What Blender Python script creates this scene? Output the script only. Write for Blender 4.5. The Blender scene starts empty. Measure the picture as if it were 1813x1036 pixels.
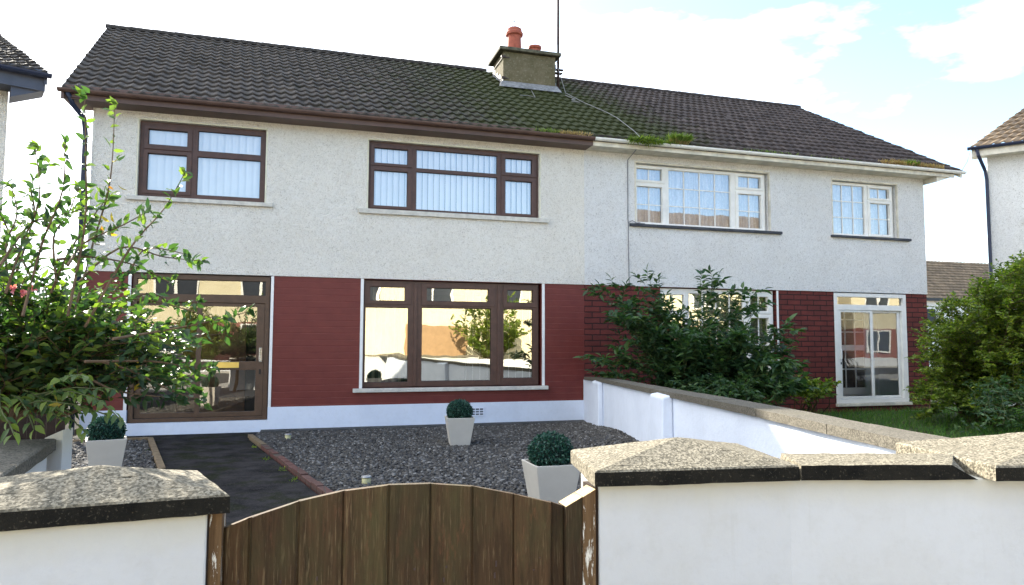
import bpy, math, random
import numpy as np
from mathutils import Vector, Matrix
random.seed(7); rng = np.random.default_rng(7)
SC = bpy.context.scene; COL = SC.collection

# ------------------------------------------------------------------ camera
CAM = np.array([0.0, -11.811, 1.4073])
RM = np.array([[0.957940, -0.286967, 0.0], [-0.023, -0.066, 0.998], [0.286, 0.956, 0.070]])
yaw, pitch, roll, FPX = math.radians(16.67561), math.radians(4.03087), math.radians(0.17404), 1250.0
def cam_basis():
    cy, sy, cp, sp = math.cos(yaw), math.sin(yaw), math.cos(pitch), math.sin(pitch)
    f = np.array([sy*cp, cy*cp, sp]); r = np.array([cy, -sy, 0]); u = np.cross(r, f)
    cr, sr = math.cos(roll), math.sin(roll)
    return cr*r+sr*u, -sr*r+cr*u, f
RR, UU, FF = cam_basis()
cd = bpy.data.cameras.new('camera'); cam = bpy.data.objects.new('camera', cd); COL.objects.link(cam)
cd.sensor_width = 36; cd.lens = FPX/1813*36; cd.clip_start = 0.05; cd.clip_end = 3000
m = Matrix(((RR[0], UU[0], -FF[0], CAM[0]), (RR[1], UU[1], -FF[1], CAM[1]), (RR[2], UU[2], -FF[2], CAM[2]), (0, 0, 0, 1)))
cam.matrix_world = m
SC.camera = cam
def at(px, py, d):
    v = (px-906.5)/FPX*RR-(py-518)/FPX*UU+FF; v = v/np.linalg.norm(v)
    return CAM+v*d

# ------------------------------------------------------------------ light
SUN_AZ, SUN_EL = math.radians(-20), math.radians(28.5)      # azimuth measured from +Y towards +X
sdir = Vector((math.sin(SUN_AZ)*math.cos(SUN_EL), math.cos(SUN_AZ)*math.cos(SUN_EL), math.sin(SUN_EL)))
sl = bpy.data.lights.new('sun', 'SUN'); sl.energy = 4.6; sl.angle = math.radians(0.53); sl.color = (1, .93, .80)
so = bpy.data.objects.new('sun', sl); COL.objects.link(so)
so.rotation_euler = (-sdir).to_track_quat('-Z', 'Y').to_euler(); so.location = (-10, 20, 20)

W = bpy.data.worlds.new('World'); SC.world = W; W.use_nodes = True
nt = W.node_tree; nt.nodes.clear()
def wn(t, **k):
    n = nt.nodes.new(t)
    for a, b in k.items(): setattr(n, a, b)
    return n
out = wn('ShaderNodeOutputWorld'); bg = wn('ShaderNodeBackground')
sky = wn('ShaderNodeTexSky', sky_type='NISHITA', sun_disc=False)
sky.sun_elevation = SUN_EL; sky.sun_rotation = SUN_AZ
sky.air_density = 1.0; sky.dust_density = 0.4; sky.ozone_density = 1.5
tc = wn('ShaderNodeTexCoord')
mp = wn('ShaderNodeMapping'); mp.inputs['Scale'].default_value = (1, 1, 2.6); mp.inputs['Location'].default_value = (1.35, .6, .2)
nz = wn('ShaderNodeTexNoise'); nz.inputs['Scale'].default_value = 2.3; nz.inputs['Detail'].default_value = 8; nz.inputs['Roughness'].default_value = .55
nt.links.new(tc.outputs['Generated'], mp.inputs[0]); nt.links.new(mp.outputs[0], nz.inputs[0])
# cloud cover thickens towards the sun side of the sky
sep = wn('ShaderNodeVectorMath', operation='DOT_PRODUCT'); sep.inputs[1].default_value = (-0.87, 0.50, 0.0)
nt.links.new(tc.outputs['Generated'], sep.inputs[0])
ma = wn('ShaderNodeMath', operation='MULTIPLY_ADD'); ma.inputs[1].default_value = .28
nt.links.new(sep.outputs['Value'], ma.inputs[0]); nt.links.new(nz.outputs['Fac'], ma.inputs[2])
rp = wn('ShaderNodeValToRGB'); rp.color_ramp.elements[0].position = .475; rp.color_ramp.elements[1].position = .61
nt.links.new(ma.outputs[0], rp.inputs[0])
skm = wn('ShaderNodeVectorMath', operation='SCALE'); skm.inputs['Scale'].default_value = 1.1
nt.links.new(sky.outputs[0], skm.inputs[0])
mx = wn('ShaderNodeMix', data_type='RGBA'); mx.inputs['B'].default_value = (8.6, 8.9, 9.4, 1)
nt.links.new(rp.outputs[0], mx.inputs['Factor']); nt.links.new(skm.outputs[0], mx.inputs['A'])
nt.links.new(mx.outputs['Result'], bg.inputs['Color']); bg.inputs['Strength'].default_value = .1
nt.links.new(bg.outputs[0], out.inputs[0])
SC.view_settings.view_transform = 'Standard'; SC.view_settings.look = 'None'
SC.view_settings.exposure = 2.0; SC.view_settings.gamma = 1.0; SC.view_settings.use_curve_mapping = False

# ------------------------------------------------------------------ mesh helpers
WL = {}
def link(o, parent=None):
    COL.objects.link(o)
    if parent is not None: o.parent = parent
    return o
def thing(name, label, cat, loc, group=None, kind=None):
    o = bpy.data.objects.new(name, None); COL.objects.link(o); o.location = loc; o.empty_display_size = .2
    o['label'] = label; o['category'] = cat
    if group: o['group'] = group
    if kind: o['kind'] = kind
    WL[o] = Vector(loc); return o
def tag(o, label, cat, group=None, kind=None):
    o['label'] = label; o['category'] = cat
    if group: o['group'] = group
    if kind: o['kind'] = kind
    return o
def struct(o, label=None, cat=None):
    o['kind'] = 'structure'
    o['label'] = label or o.name.replace('_', ' '); o['category'] = cat or o.name.replace('_', ' ')
    return o
class MB:
    def __init__(s): s.v = []; s.f = []
    def add(s, vs, fs):
        b = len(s.v); s.v += [tuple(map(float, v)) for v in vs]; s.f += [tuple(i+b for i in f) for f in fs]; return s
    def quad(s, a, b, c, d): return s.add([a, b, c, d], [(0, 1, 2, 3)])
    def box(s, x0, x1, y0, y1, z0, z1):
        return s.add([(x0, y0, z0), (x1, y0, z0), (x1, y1, z0), (x0, y1, z0), (x0, y0, z1), (x1, y0, z1), (x1, y1, z1), (x0, y1, z1)],
                     [(3, 2, 1, 0), (4, 5, 6, 7), (0, 1, 5, 4), (1, 2, 6, 5), (2, 3, 7, 6), (3, 0, 4, 7)])
    def hexa(s, b, t):      # bottom four, top four corners, counter-clockwise from above
        return s.add(list(b)+list(t), [(3, 2, 1, 0), (4, 5, 6, 7), (0, 1, 5, 4), (1, 2, 6, 5), (2, 3, 7, 6), (3, 0, 4, 7)])
    def prism(s, poly, fa, fb):   # poly of 2D points mapped by fa / fb to two 3D outlines
        n = len(poly); A = [fa(p) for p in poly]; B = [fb(p) for p in poly]
        return s.add(A+B, [tuple(range(n))[::-1], tuple(range(n, 2*n))]+[(i, (i+1) % n, (i+1) % n+n, i+n) for i in range(n)])
    def tube(s, pts, r, n=8, caps=True):
        pts = [np.array(p, float) for p in pts]; rs = r if hasattr(r, '__len__') else [r]*len(pts)
        vs = []; fs = []
        for i, p in enumerate(pts):
            d = pts[min(i+1, len(pts)-1)]-pts[max(i-1, 0)]; d = d/(np.linalg.norm(d)+1e-9)
            a = np.cross(d, [0, 0, 1.]) if abs(d[2]) < .9 else np.cross(d, [0, 1., 0]); a /= np.linalg.norm(a); b = np.cross(d, a)
            for k in range(n):
                t = 2*math.pi*k/n; vs.append(p+rs[i]*(math.cos(t)*a+math.sin(t)*b))
        for i in range(len(pts)-1):
            for k in range(n):
                fs.append((i*n+k, i*n+(k+1) % n, (i+1)*n+(k+1) % n, (i+1)*n+k))
        if caps: fs.append(tuple(range(n))[::-1]); fs.append(tuple((len(pts)-1)*n+k for k in range(n)))
        return s.add(vs, fs)
    def lathe(s, c, prof, n=20):
        vs = []; fs = []
        for (r, z) in prof:
            for k in range(n):
                t = 2*math.pi*k/n; vs.append((c[0]+r*math.cos(t), c[1]+r*math.sin(t), c[2]+z))
        for i in range(len(prof)-1):
            for k in range(n): fs.append((i*n+k, i*n+(k+1) % n, (i+1)*n+(k+1) % n, (i+1)*n+k))
        fs.append(tuple(range(n))[::-1]); fs.append(tuple((len(prof)-1)*n+k for k in range(n)))
        return s.add(vs, fs)
    def build(s, name, mat, parent=None, smooth=False, bevel=0, seg=2):
        me = bpy.data.meshes.new(name)
        off = WL.get(parent, Vector((0, 0, 0)))
        me.from_pydata([(v[0]-off.x, v[1]-off.y, v[2]-off.z) for v in s.v], [], s.f); me.update()
        if mat: me.materials.append(mat)
        o = bpy.data.objects.new(name, me); link(o, parent); WL[o] = off if parent is not None else Vector((0, 0, 0))
        if smooth: me.polygons.foreach_set('use_smooth', [True]*len(me.polygons))
        if bevel:
            b = o.modifiers.new('bevel', 'BEVEL'); b.width = bevel; b.segments = seg; b.limit_method = 'ANGLE'
        return o
def np_mesh(name, V, F, mat, parent=None, rnd=None, smooth=False):
    """V (n,3), F (m,4 or 3) arrays"""
    me = bpy.data.meshes.new(name); off = WL.get(parent, Vector((0, 0, 0)))
    V = V-np.array(off); k = F.shape[1]
    me.vertices.add(len(V)); me.vertices.foreach_set('co', V.astype(np.float32).ravel())
    me.loops.add(F.size); me.loops.foreach_set('vertex_index', F.astype(np.int32).ravel())
    me.polygons.add(len(F)); me.polygons.foreach_set('loop_start', np.arange(0, F.size, k, dtype=np.int32))
    if smooth: me.polygons.foreach_set('use_smooth', np.ones(len(F), dtype=bool))
    me.update(calc_edges=True)
    if rnd is not None:
        a = me.attributes.new('rnd', 'FLOAT', 'POINT'); a.data.foreach_set('value', rnd.astype(np.float32))
    me.materials.append(mat); me.validate()
    o = bpy.data.objects.new(name, me); link(o, parent); WL[o] = off if parent is not None else Vector((0, 0, 0))
    return o
def panel(x0, x1, z0, z1, yf, yb, holes=(), mb=None):
    """slab parallel to XZ with rectangular holes; yf is the near face"""
    mb = mb or MB()
    xs = sorted({x0, x1, *[h[0] for h in holes], *[h[1] for h in holes]}); zs = sorted({z0, z1, *[h[2] for h in holes], *[h[3] for h in holes]})
    xs = [x for x in xs if x0 <= x <= x1]; zs = [z for z in zs if z0 <= z <= z1]
    def solid(i, j):
        if i < 0 or j < 0 or i >= len(xs)-1 or j >= len(zs)-1: return False
        cx, cz = (xs[i]+xs[i+1])/2, (zs[j]+zs[j+1])/2
        return not any(h[0] < cx < h[1] and h[2] < cz < h[3] for h in holes)
    idx = {}
    def V(i, j, y):
        k = (i, j, y)
        if k not in idx: idx[k] = len(mb.v); mb.v.append((xs[i], y, zs[j]))
        return idx[k]
    for i in range(len(xs)-1):
        for j in range(len(zs)-1):
            if not solid(i, j): continue
            mb.f.append((V(i, j, yf), V(i+1, j, yf), V(i+1, j+1, yf), V(i, j+1, yf)))
            mb.f.append((V(i, j+1, yb), V(i+1, j+1, yb), V(i+1, j, yb), V(i, j, yb)))
            if not solid(i-1, j): mb.f.append((V(i, j, yb), V(i, j, yf), V(i, j+1, yf), V(i, j+1, yb)))
            if not solid(i+1, j): mb.f.append((V(i+1, j, yf), V(i+1, j, yb), V(i+1, j+1, yb), V(i+1, j+1, yf)))
            if not solid(i, j-1): mb.f.append((V(i, j, yb), V(i+1, j, yb), V(i+1, j, yf), V(i, j, yf)))
            if not solid(i, j+1): mb.f.append((V(i, j+1, yf), V(i+1, j+1, yf), V(i+1, j+1, yb), V(i, j+1, yb)))
    return mb

# ------------------------------------------------------------------ material helpers
class NT:
    def __init__(s, name, rough=.8, spec=.3):
        s.m = bpy.data.materials.new(name); s.m.use_nodes = True; s.t = s.m.node_tree
        s.p = s.t.nodes['Principled BSDF']; s.p.inputs['Roughness'].default_value = rough; s.p.inputs['Specular IOR Level'].default_value = spec
        s.c = s.t.nodes.new('ShaderNodeTexCoord').outputs['Object']
    def L(s, a, b): s.t.links.new(a, b)
    def N(s, t, **k):
        n = s.t.nodes.new(t)
        for a, b in k.items(): setattr(n, a, b)
        return n
    def map(s, sc=(1, 1, 1), loc=(0, 0, 0), rot=(0, 0, 0), src=None):
        n = s.N('ShaderNodeMapping'); n.inputs['Scale'].default_value = sc; n.inputs['Location'].default_value = loc; n.inputs['Rotation'].default_value = rot
        s.L(src or s.c, n.inputs[0]); return n.outputs[0]
    def noise(s, scale, detail=4, rough=.55, src=None, dist=0):
        n = s.N('ShaderNodeTexNoise'); n.inputs['Scale'].default_value = scale; n.inputs['Detail'].default_value = detail
        n.inputs['Roughness'].default_value = rough; n.inputs['Distortion'].default_value = dist
        s.L(src or s.c, n.inputs['Vector']); return n.outputs['Fac']
    def vor(s, scale, feat='F1', src=None, out='Distance'):
        n = s.N('ShaderNodeTexVoronoi', feature=feat); n.inputs['Scale'].default_value = scale
        s.L(src or s.c, n.inputs['Vector']); return n.outputs[out]
    def ramp(s, fac, a, b, ca=(0, 0, 0), cb=(1, 1, 1)):
        n = s.N('ShaderNodeValToRGB'); e = n.color_ramp.elements
        e[0].position = a; e[1].position = b; e[0].color = (*ca, 1); e[1].color = (*cb, 1)
        s.L(fac, n.inputs[0]); return n.outputs[0]
    def mix(s, f, a, b, mode='MIX'):
        n = s.N('ShaderNodeMix', data_type='RGBA', blend_type=mode)
        for nm, v in (('Factor', f), ('A', a), ('B', b)):
            if isinstance(v, (int, float)): n.inputs[nm].default_value = v
            elif isinstance(v, tuple): n.inputs[nm].default_value = (*v, 1)
            else: s.L(v, n.inputs[nm])
        return n.outputs['Result']
    def math(s, op, a, b=0.0):
        n = s.N('ShaderNodeMath', operation=op)
        for i, v in enumerate((a, b)):
            if isinstance(v, (int, float)): n.inputs[i].default_value = v
            else: s.L(v, n.inputs[i])
        return n.outputs[0]
    def xyz(s, src=None):
        n = s.N('ShaderNodeSeparateXYZ'); s.L(src or s.c, n.inputs[0]); return n.outputs
    def comb(s, x, y, z=0.0):
        n = s.N('ShaderNodeCombineXYZ')
        for i, v in enumerate((x, y, z)):
            if isinstance(v, (int, float)): n.inputs[i].default_value = v
            else: s.L(v, n.inputs[i])
        return n.outputs[0]
    def attr(s, nm):
        n = s.N('ShaderNodeAttribute', attribute_name=nm); return n.outputs['Fac']
    def color(s, c):
        if isinstance(c, tuple): s.p.inputs['Base Color'].default_value = (*c, 1)
        else: s.L(c, s.p.inputs['Base Color'])
        return s
    def bump(s, h, strength=.5, dist=.01, prev=None):
        n = s.N('ShaderNodeBump'); n.inputs['Strength'].default_value = strength; n.inputs['Distance'].default_value = dist
        s.L(h, n.inputs['Height'])
        if prev: s.L(prev, n.inputs['Normal'])
        s.L(n.outputs[0], s.p.inputs['Normal']); return n.outputs[0]

def pebbledash(name, base, speck, dirt):
    n = NT(name, .92, .15)
    a = n.noise(30, 3, .62, dist=1.5); b = n.noise(85, 2, .6)
    s1 = n.ramp(n.noise(36, 3, .65, dist=1.8), .345, .425, speck, (1, 1, 1))
    s1 = n.mix(1.0, s1, n.ramp(a, .36, .50, (.84, .83, .81), (1, 1, 1)), 'MULTIPLY')
    c = n.mix(n.ramp(n.noise(.9, 6, .62), .42, .75), base, dirt)
    c = n.mix(.85, c, s1, 'MULTIPLY')
    c = n.mix(n.math('MULTIPLY', n.ramp(a, .56, .66), .35), c, (.86, .85, .82))
    n.color(c)
    h = n.math('ADD', a, n.math('MULTIPLY', b, .4))
    n.bump(h, 1.0, .030)
    return n.m
M = {}
M['dash_cream'] = pebbledash('pebbledash_cream', (.88, .85, .77), (.55, .53, .48), (.82, .78, .69))
M['dash_white'] = pebbledash('pebbledash_white', (.84, .84, .82), (.48, .47, .45), (.76, .75, .72))

def simple(name, col, rough=.6, var=.12, scale=6, bump=0, bscale=60, spec=.3, metal=0):
    n = NT(name, rough, spec)
    dk = tuple(c*(1-var) for c in col); lt = tuple(min(1, c*(1+var)) for c in col)
    n.color(n.ramp(n.noise(scale, 5, .6), .35, .65, dk, lt))
    if bump: n.bump(n.noise(bscale, 4, .6), bump, .004)
    n.p.inputs['Metallic'].default_value = metal
    return n.m
def brick(name, c1, c2, mortar, msize, strength, painted, bw=.225, bh=.075):
    n = NT(name, .55 if painted else .8, .35)
    x, y, z = n.xyz()
    v = n.comb(x, z)
    wob = n.noise(5, 3, .6)
    v2 = n.N('ShaderNodeVectorMath', operation='ADD'); n.L(v, v2.inputs[0])
    n.L(n.comb(0.0, n.math('MULTIPLY', n.math('SUBTRACT', wob, .5), .02)), v2.inputs[1])
    b = n.N('ShaderNodeTexBrick'); n.L(v2.outputs[0], b.inputs['Vector'])
    b.inputs['Scale'].default_value = 1; b.inputs['Brick Width'].default_value = bw; b.inputs['Row Height'].default_value = bh
    b.inputs['Mortar Size'].default_value = msize; b.inputs['Mortar Smooth'].default_value = .3
    b.inputs['Color1'].default_value = (*c1, 1); b.inputs['Color2'].default_value = (*c2, 1); b.inputs['Mortar'].default_value = (*mortar, 1)
    dirt = n.ramp(n.noise(3.5, 6, .65), .3, .7, (.72, .68, .66), (1.1, 1.1, 1.1))
    n.color(n.mix(1.0, b.outputs['Color'], dirt, 'MULTIPLY'))
    inv = n.math('SUBTRACT', 1.0, b.outputs['Fac'])
    h = n.math('ADD', inv, n.math('MULTIPLY', n.noise(45, 4, .6), .35))
    n.bump(h, strength, .008)
    return n.m
def brick_smooth():
    n = NT('painted_brick_red', .5, .35)
    x, y, z = n.xyz()
    row = n.math('FRACT', n.math('DIVIDE', n.math('ADD', z, n.math('MULTIPLY', n.noise(3, 2), .006)), .103))
    line = n.ramp(n.math('ABSOLUTE', n.math('SUBTRACT', row, .5)), .43, .49)
    brk = n.ramp(n.noise(2.2, 4, .7, src=n.map((1, 1, 6))), .42, .60)
    lf = n.mix(1.0, line, brk, 'MULTIPLY')
    base = n.ramp(n.noise(5, 5, .6), .3, .7, (.125, .022, .017), (.155, .029, .022))
    n.color(n.mix(n.math('MULTIPLY', lf, .28), base, (.30, .12, .09)))
    n.bump(n.math('ADD', n.math('MULTIPLY', line, -.8), n.math('MULTIPLY', n.noise(50, 4), .3)), .5, .006)
    return n.m
M['brick_left'] = brick_smooth()
M['brick_right'] = brick('painted_brick_worn', (.15, .030, .023), (.115, .025, .020), (.030, .010, .009), .011, 1.0, False, .31, .103)
def masonry(name, col, stain, bscale=35):
    n = NT(name, .75, .25)
    c = n.mix(n.ramp(n.noise(2.0, 6, .62), .42, .75), col, stain)
    if 'masonry' in name:
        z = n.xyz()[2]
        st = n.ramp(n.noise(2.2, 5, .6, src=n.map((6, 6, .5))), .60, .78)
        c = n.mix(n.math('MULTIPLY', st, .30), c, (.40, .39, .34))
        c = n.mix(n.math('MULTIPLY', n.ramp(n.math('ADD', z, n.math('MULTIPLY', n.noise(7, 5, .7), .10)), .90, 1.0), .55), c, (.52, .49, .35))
    n.color(n.mix(.5, c, n.ramp(n.noise(14, 4, .7), .25, .5, (.9, .89, .86), (1, 1, 1)), 'MULTIPLY'))
    h = n.math('ADD', n.noise(bscale, 5, .65), n.math('MULTIPLY', n.noise(4, 3), .8))
    n.bump(h, .45, .006); return n.m
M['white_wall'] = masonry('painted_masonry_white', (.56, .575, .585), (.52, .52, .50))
M['plinth'] = masonry('painted_plinth_white', (.70, .75, .84), (.62, .67, .76))
M['surround'] = simple('white_gloss_paint', (.78, .78, .76), .4, .05, 8)
def coping_mat(name, light, dark, streak):
    n = NT(name, .95, .12)
    a = n.noise(230, 3, .65); b = n.noise(5, 6, .7); v = n.vor(150, out='Color')
    bw = n.N('ShaderNodeRGBToBW'); n.L(v, bw.inputs[0])
    c = n.mix(n.ramp(bw.outputs[0], .25, .8), dark, light)
    c = n.mix(n.math('MULTIPLY', n.ramp(a, .52, .66), .7), c, (.11, .095, .07))
    c = n.mix(n.math('MULTIPLY', n.ramp(b, .50, .66), .55), c, streak)
    c = n.mix(n.math('MULTIPLY', n.ramp(n.noise(3.4, 5, .65, src=n.map((1, 1, 1), (7, 3, 0))), .60, .70), .6), c, (.13, .12, .085))
    n.color(c); n.bump(n.math('ADD', n.vor(170), n.math('MULTIPLY', a, .8)), .5, .0025); return n.m
M['coping'] = coping_mat('weathered_concrete', (.30, .268, .20), (.085, .076, .056), (.12, .107, .078))
M['coping_shaded'] = coping_mat('shade_toned_wall_coping', (.17, .155, .125), (.075, .068, .055), (.10, .092, .072))  # darker copy of the cap concrete, shade put into the colour
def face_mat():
    n = NT('shade_black_coping_face', .95, .08)
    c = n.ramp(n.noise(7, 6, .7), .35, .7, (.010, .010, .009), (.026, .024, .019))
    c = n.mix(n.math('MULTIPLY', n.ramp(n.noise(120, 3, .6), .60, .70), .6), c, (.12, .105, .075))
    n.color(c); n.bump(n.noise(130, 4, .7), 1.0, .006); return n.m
M['coping_face'] = face_mat()  # near-black for cap faces turned from the sun: shade painted as colour
M['brown'] = simple('brown_woodgrain_plastic', (.075, .036, .026), .42, .15, 10, spec=.4)
M['brown_door'] = simple('brown_door_frame', (.085, .048, .028), .42, .15, 10, spec=.4)
M['fascia_brown'] = simple('brown_fascia', (.10, .058, .045), .5, .15, 4, spec=.4)
M['white_pvc'] = simple('white_plastic', (.76, .75, .70), .4, .06, 5, spec=.4)
M['white_dirty'] = simple('dirty_white_plastic', (.62, .58, .48), .5, .2, 5)
M['sill'] = simple('painted_concrete_sill', (.55, .53, .47), .8, .15, 10, .5)
M['sill_dark'] = simple('black_slate_sill', (.045, .05, .06), .6, .3, 8, .5)
M['black'] = simple('black_plastic', (.02, .022, .03), .4, .1)
M['black_blue'] = simple('navy_painted_gutter', (.022, .03, .06), .4, .1)
M['rubber'] = simple('dark_gasket', (.02, .017, .015), .6, .1)
def blindmat():
    n = NT('fabric_blind', .8, .2); n.color(n.ramp(n.noise(3, 2), .3, .7, (.80, .80, .78), (.86, .86, .84)))
    n.p.inputs['Transmission Weight'].default_value = 0; return n.m
M['blind'] = blindmat()
M['blind_yellow'] = simple('cream_fabric_blind', (.62, .55, .38), .8, .06)
def netmat():
    n = NT('net_curtain', .9, .1)
    x, y, z = n.xyz()
    w = n.math('SINE', n.math('MULTIPLY', n.math('ADD', x, n.math('MULTIPLY', n.noise(3), .15)), 70))
    pat = n.vor(26); l = n.ramp(pat, .25, .6, (.60, .61, .63), (.50, .51, .54))
    n.color(n.mix(n.ramp(w, 0, 1), l, (.44, .45, .48))); n.bump(w, .6, .02); return n.m
M['net'] = netmat()
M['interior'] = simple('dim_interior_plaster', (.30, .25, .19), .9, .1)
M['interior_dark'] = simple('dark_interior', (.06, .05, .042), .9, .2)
M['interior_white'] = simple('porch_interior_white', (.74, .77, .80), .8, .05)
M['interior_wood'] = simple('varnished_door_wood', (.20, .10, .045), .4, .3, 5)
def glass(name, base, f0, tint=(1, 1, 1), wav=.35):
    n = NT(name); t = n.t; t.nodes.remove(n.p)
    tr = n.N('ShaderNodeBsdfTransparent'); tr.inputs[0].default_value = (*tint, 1)
    gl = n.N('ShaderNodeBsdfGlossy'); gl.inputs['Roughness'].default_value = .0; gl.inputs[0].default_value = (*base, 1)
    fr = n.N('ShaderNodeFresnel'); fr.inputs[0].default_value = 1.5
    f = n.math('ADD', n.math('MULTIPLY', fr.outputs[0], 1.4), f0)
    mxs = n.N('ShaderNodeMixShader'); n.L(f, mxs.inputs[0]); n.L(tr.outputs[0], mxs.inputs[1]); n.L(gl.outputs[0], mxs.inputs[2])
    bp = n.N('ShaderNodeBump'); bp.inputs['Strength'].default_value = wav; bp.inputs['Distance'].default_value = .004
    n.L(n.noise(1.6, 2, .4), bp.inputs['Height']); n.L(bp.outputs[0], gl.inputs['Normal'])
    o = t.nodes['Material Output']; n.L(mxs.outputs[0], o.inputs[0]); return n.m
M['glass'] = glass('window_glass', (.93, .96, 1.0), .16)
M['glass_low'] = glass('double_glazed_reflective', (1.0, .97, .84), .40, (.8, .8, .78), .6)
M['glass_porch'] = glass('clear_porch_glass', (.95, .98, 1), .03, (.93, .95, .96), .3)
M['glass_door'] = glass('porch_glass', (1, .98, .9), .16, (.85, .85, .85), .4)

def tile_mat(name, base, light, moss_amt, mossfn=True):
    n = NT(name, .88, .2)
    x, y, z = n.xyz()
    c = n.mix(n.ramp(n.noise(3.5, 6, .7), .35, .65), base, light)
    lich = n.ramp(n.noise(28, 4, .7), .60, .70)
    c = n.mix(n.math('MULTIPLY', lich, .35), c, (.32, .30, .24))
    at_ = n.attr('rnd')
    c = n.mix(.8, c, n.ramp(at_, 0, 1, (.6, .6, .6), (1.25, 1.2, 1.15)), 'MULTIPLY')
    if moss_amt:
        mk = n.attr('moss')
        mm = n.ramp(n.math('ADD', n.math('MULTIPLY', mk, .42), n.math('MULTIPLY', n.noise(4.5, 7, .8), 1.0)), .64, .86)
        mc = n.mix(n.noise(30, 3), (.020, .024, .009), (.048, .056, .018))
        c = n.mix(mm, c, mc)
        h = n.math('ADD', n.noise(60, 3), n.math('MULTIPLY', mm, 1.5))
    else: h = n.noise(60, 3)
    n.color(c); n.bump(h, .7, .012); return n.m
M['tiles'] = tile_mat('concrete_roof_tiles', (.044, .039, .036), (.080, .070, .062), 1)
M['tiles_right'] = tile_mat('brown_roof_tiles', (.044, .036, .035), (.078, .063, .058), 1)
M['tiles_far'] = tile_mat('sunlit_roof_tiles', (.16, .12, .085), (.27, .20, .13), 0)
M['tiles_far'].node_tree.nodes['Principled BSDF'].inputs['Roughness'].default_value = .8
def chim_mat():
    n = NT('mossy_chimney_render', .92, .15)
    z = n.xyz()[2]
    c = n.mix(n.ramp(n.noise(3.0, 6, .7), .35, .68), (.15, .125, .08), (.075, .068, .032))
    c = n.mix(n.ramp(n.noise(22, 4), .55, .7), c, (.19, .17, .12))
    n.color(c); n.bump(n.noise(40, 5, .7), .8, .01); return n.m
M['chimney'] = chim_mat()
M['chim_cap'] = simple('lichened_chimney_cap', (.085, .08, .055), .9, .4, 12, .8, 50)
M['terracotta'] = simple('terracotta', (.28, .075, .045), .75, .2, 9, .3, 50)
M['lead'] = simple('lead_flashing', (.20, .20, .20), .55, .35, 14, .5, 20)
M['steel'] = simple('galvanised_wire', (.42, .42, .42), .4, .1, metal=.7)
M['rust'] = simple('rusty_dark_pole', (.055, .035, .03), .6, .3)
M['cable'] = simple('grey_cable', (.22, .22, .23), .5, .1)
M['cable_white'] = simple('pale_cable', (.17, .17, .17), .5, .1)

def wood_gate():
    n = NT('weathered_stained_wood', .82, .25)
    v = n.map((14, 14, 1.1)); v2 = n.map((30, 30, 1.6))
    r = n.attr('rnd')
    grain = n.noise(3.0, 8, .75, src=v, dist=.5); fine = n.noise(6.0, 4, .7, src=v2)
    c = n.ramp(grain, .32, .70, (.026, .016, .007), (.095, .054, .025))
    c = n.mix(n.math('MULTIPLY', n.ramp(fine, .56, .72), .8), c, (.20, .145, .075))
    c = n.mix(n.math('MULTIPLY', n.ramp(n.noise(2.6, 5, .7, src=n.map((2.2, 2.2, .9))), .44, .66), .6), c, (.062, .062, .024))
    c = n.mix(n.math('MULTIPLY', n.ramp(n.noise(7, 5, .7, src=n.map((3, 3, .8), (3, 0, 0))), .60, .72), .8), c, (.13, .058, .028))
    c = n.mix(1.0, c, n.ramp(r, 0, 1, (.62, .62, .62), (1.3, 1.25, 1.2)), 'MULTIPLY')
    # nail heads and pin knots
    kn = n.ramp(n.vor(4.2, src=n.map((1, 1, .8))), .018, .03, (.08, .05, .04), (1, 1, 1))
    n.color(n.mix(1.0, c, kn, 'MULTIPLY'))
    n.bump(n.math('ADD', grain, n.math('MULTIPLY', fine, .6)), .6, .004); return n.m
M['gate'] = wood_gate()
M['lit_top_wood'] = simple('sunlit_toned_wood_top', (.46, .33, .17), .85, .3, 40, .5, 90)  # pale tops of boards and posts: sunlight on the edges put into colour
def post_mat():
    n = NT('post_with_paint_smears', .85, .2)
    g = n.noise(3, 7, .75, src=n.map((14, 14, 1)))
    c = n.ramp(g, .3, .7, (.07, .035, .015), (.20, .125, .06))
    p = n.ramp(n.noise(5, 6, .75, src=n.map((9, 9, 1.6))), .56, .60)
    n.color(n.mix(p, c, (.70, .68, .60))); n.bump(g, .6, .004); return n.m
M['post_paint'] = post_mat()
M['post_dark'] = simple('dark_gap_batten', (.03, .018, .012), .9, .3)

def ground_mat():
    n = NT('asphalt_ground', 1.0, .04)
    c = n.ramp(n.noise(.8, 6, .65), .35, .65, (.045, .044, .045), (.075, .073, .07))
    n.color(n.mix(n.ramp(n.noise(120, 3), .5, .7), c, (.12, .12, .115))); n.bump(n.noise(150, 3), .6, .004); return n.m
M['ground'] = ground_mat()
def path_mat():
    n = NT('dark_tarmac_path', 1.0, .04)
    c = n.ramp(n.noise(3.2, 8, .72), .34, .66, (.010, .010, .011), (.046, .043, .043))
    c = n.mix(n.math('MULTIPLY', n.ramp(n.noise(2.3, 6, .7, src=n.map((1, 1, 1), (5, 2, 0))), .50, .60), .7), c, (.016, .020, .007))
    n.color(n.mix(n.ramp(n.noise(90, 3), .60, .70), c, (.085, .078, .070))); n.bump(n.noise(110, 4), .7, .005); return n.m
M['path'] = path_mat()
M['gravel_base'] = simple('gravel_bed', (.045, .045, .048), .95, .5, 60, 1, 60)
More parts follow.
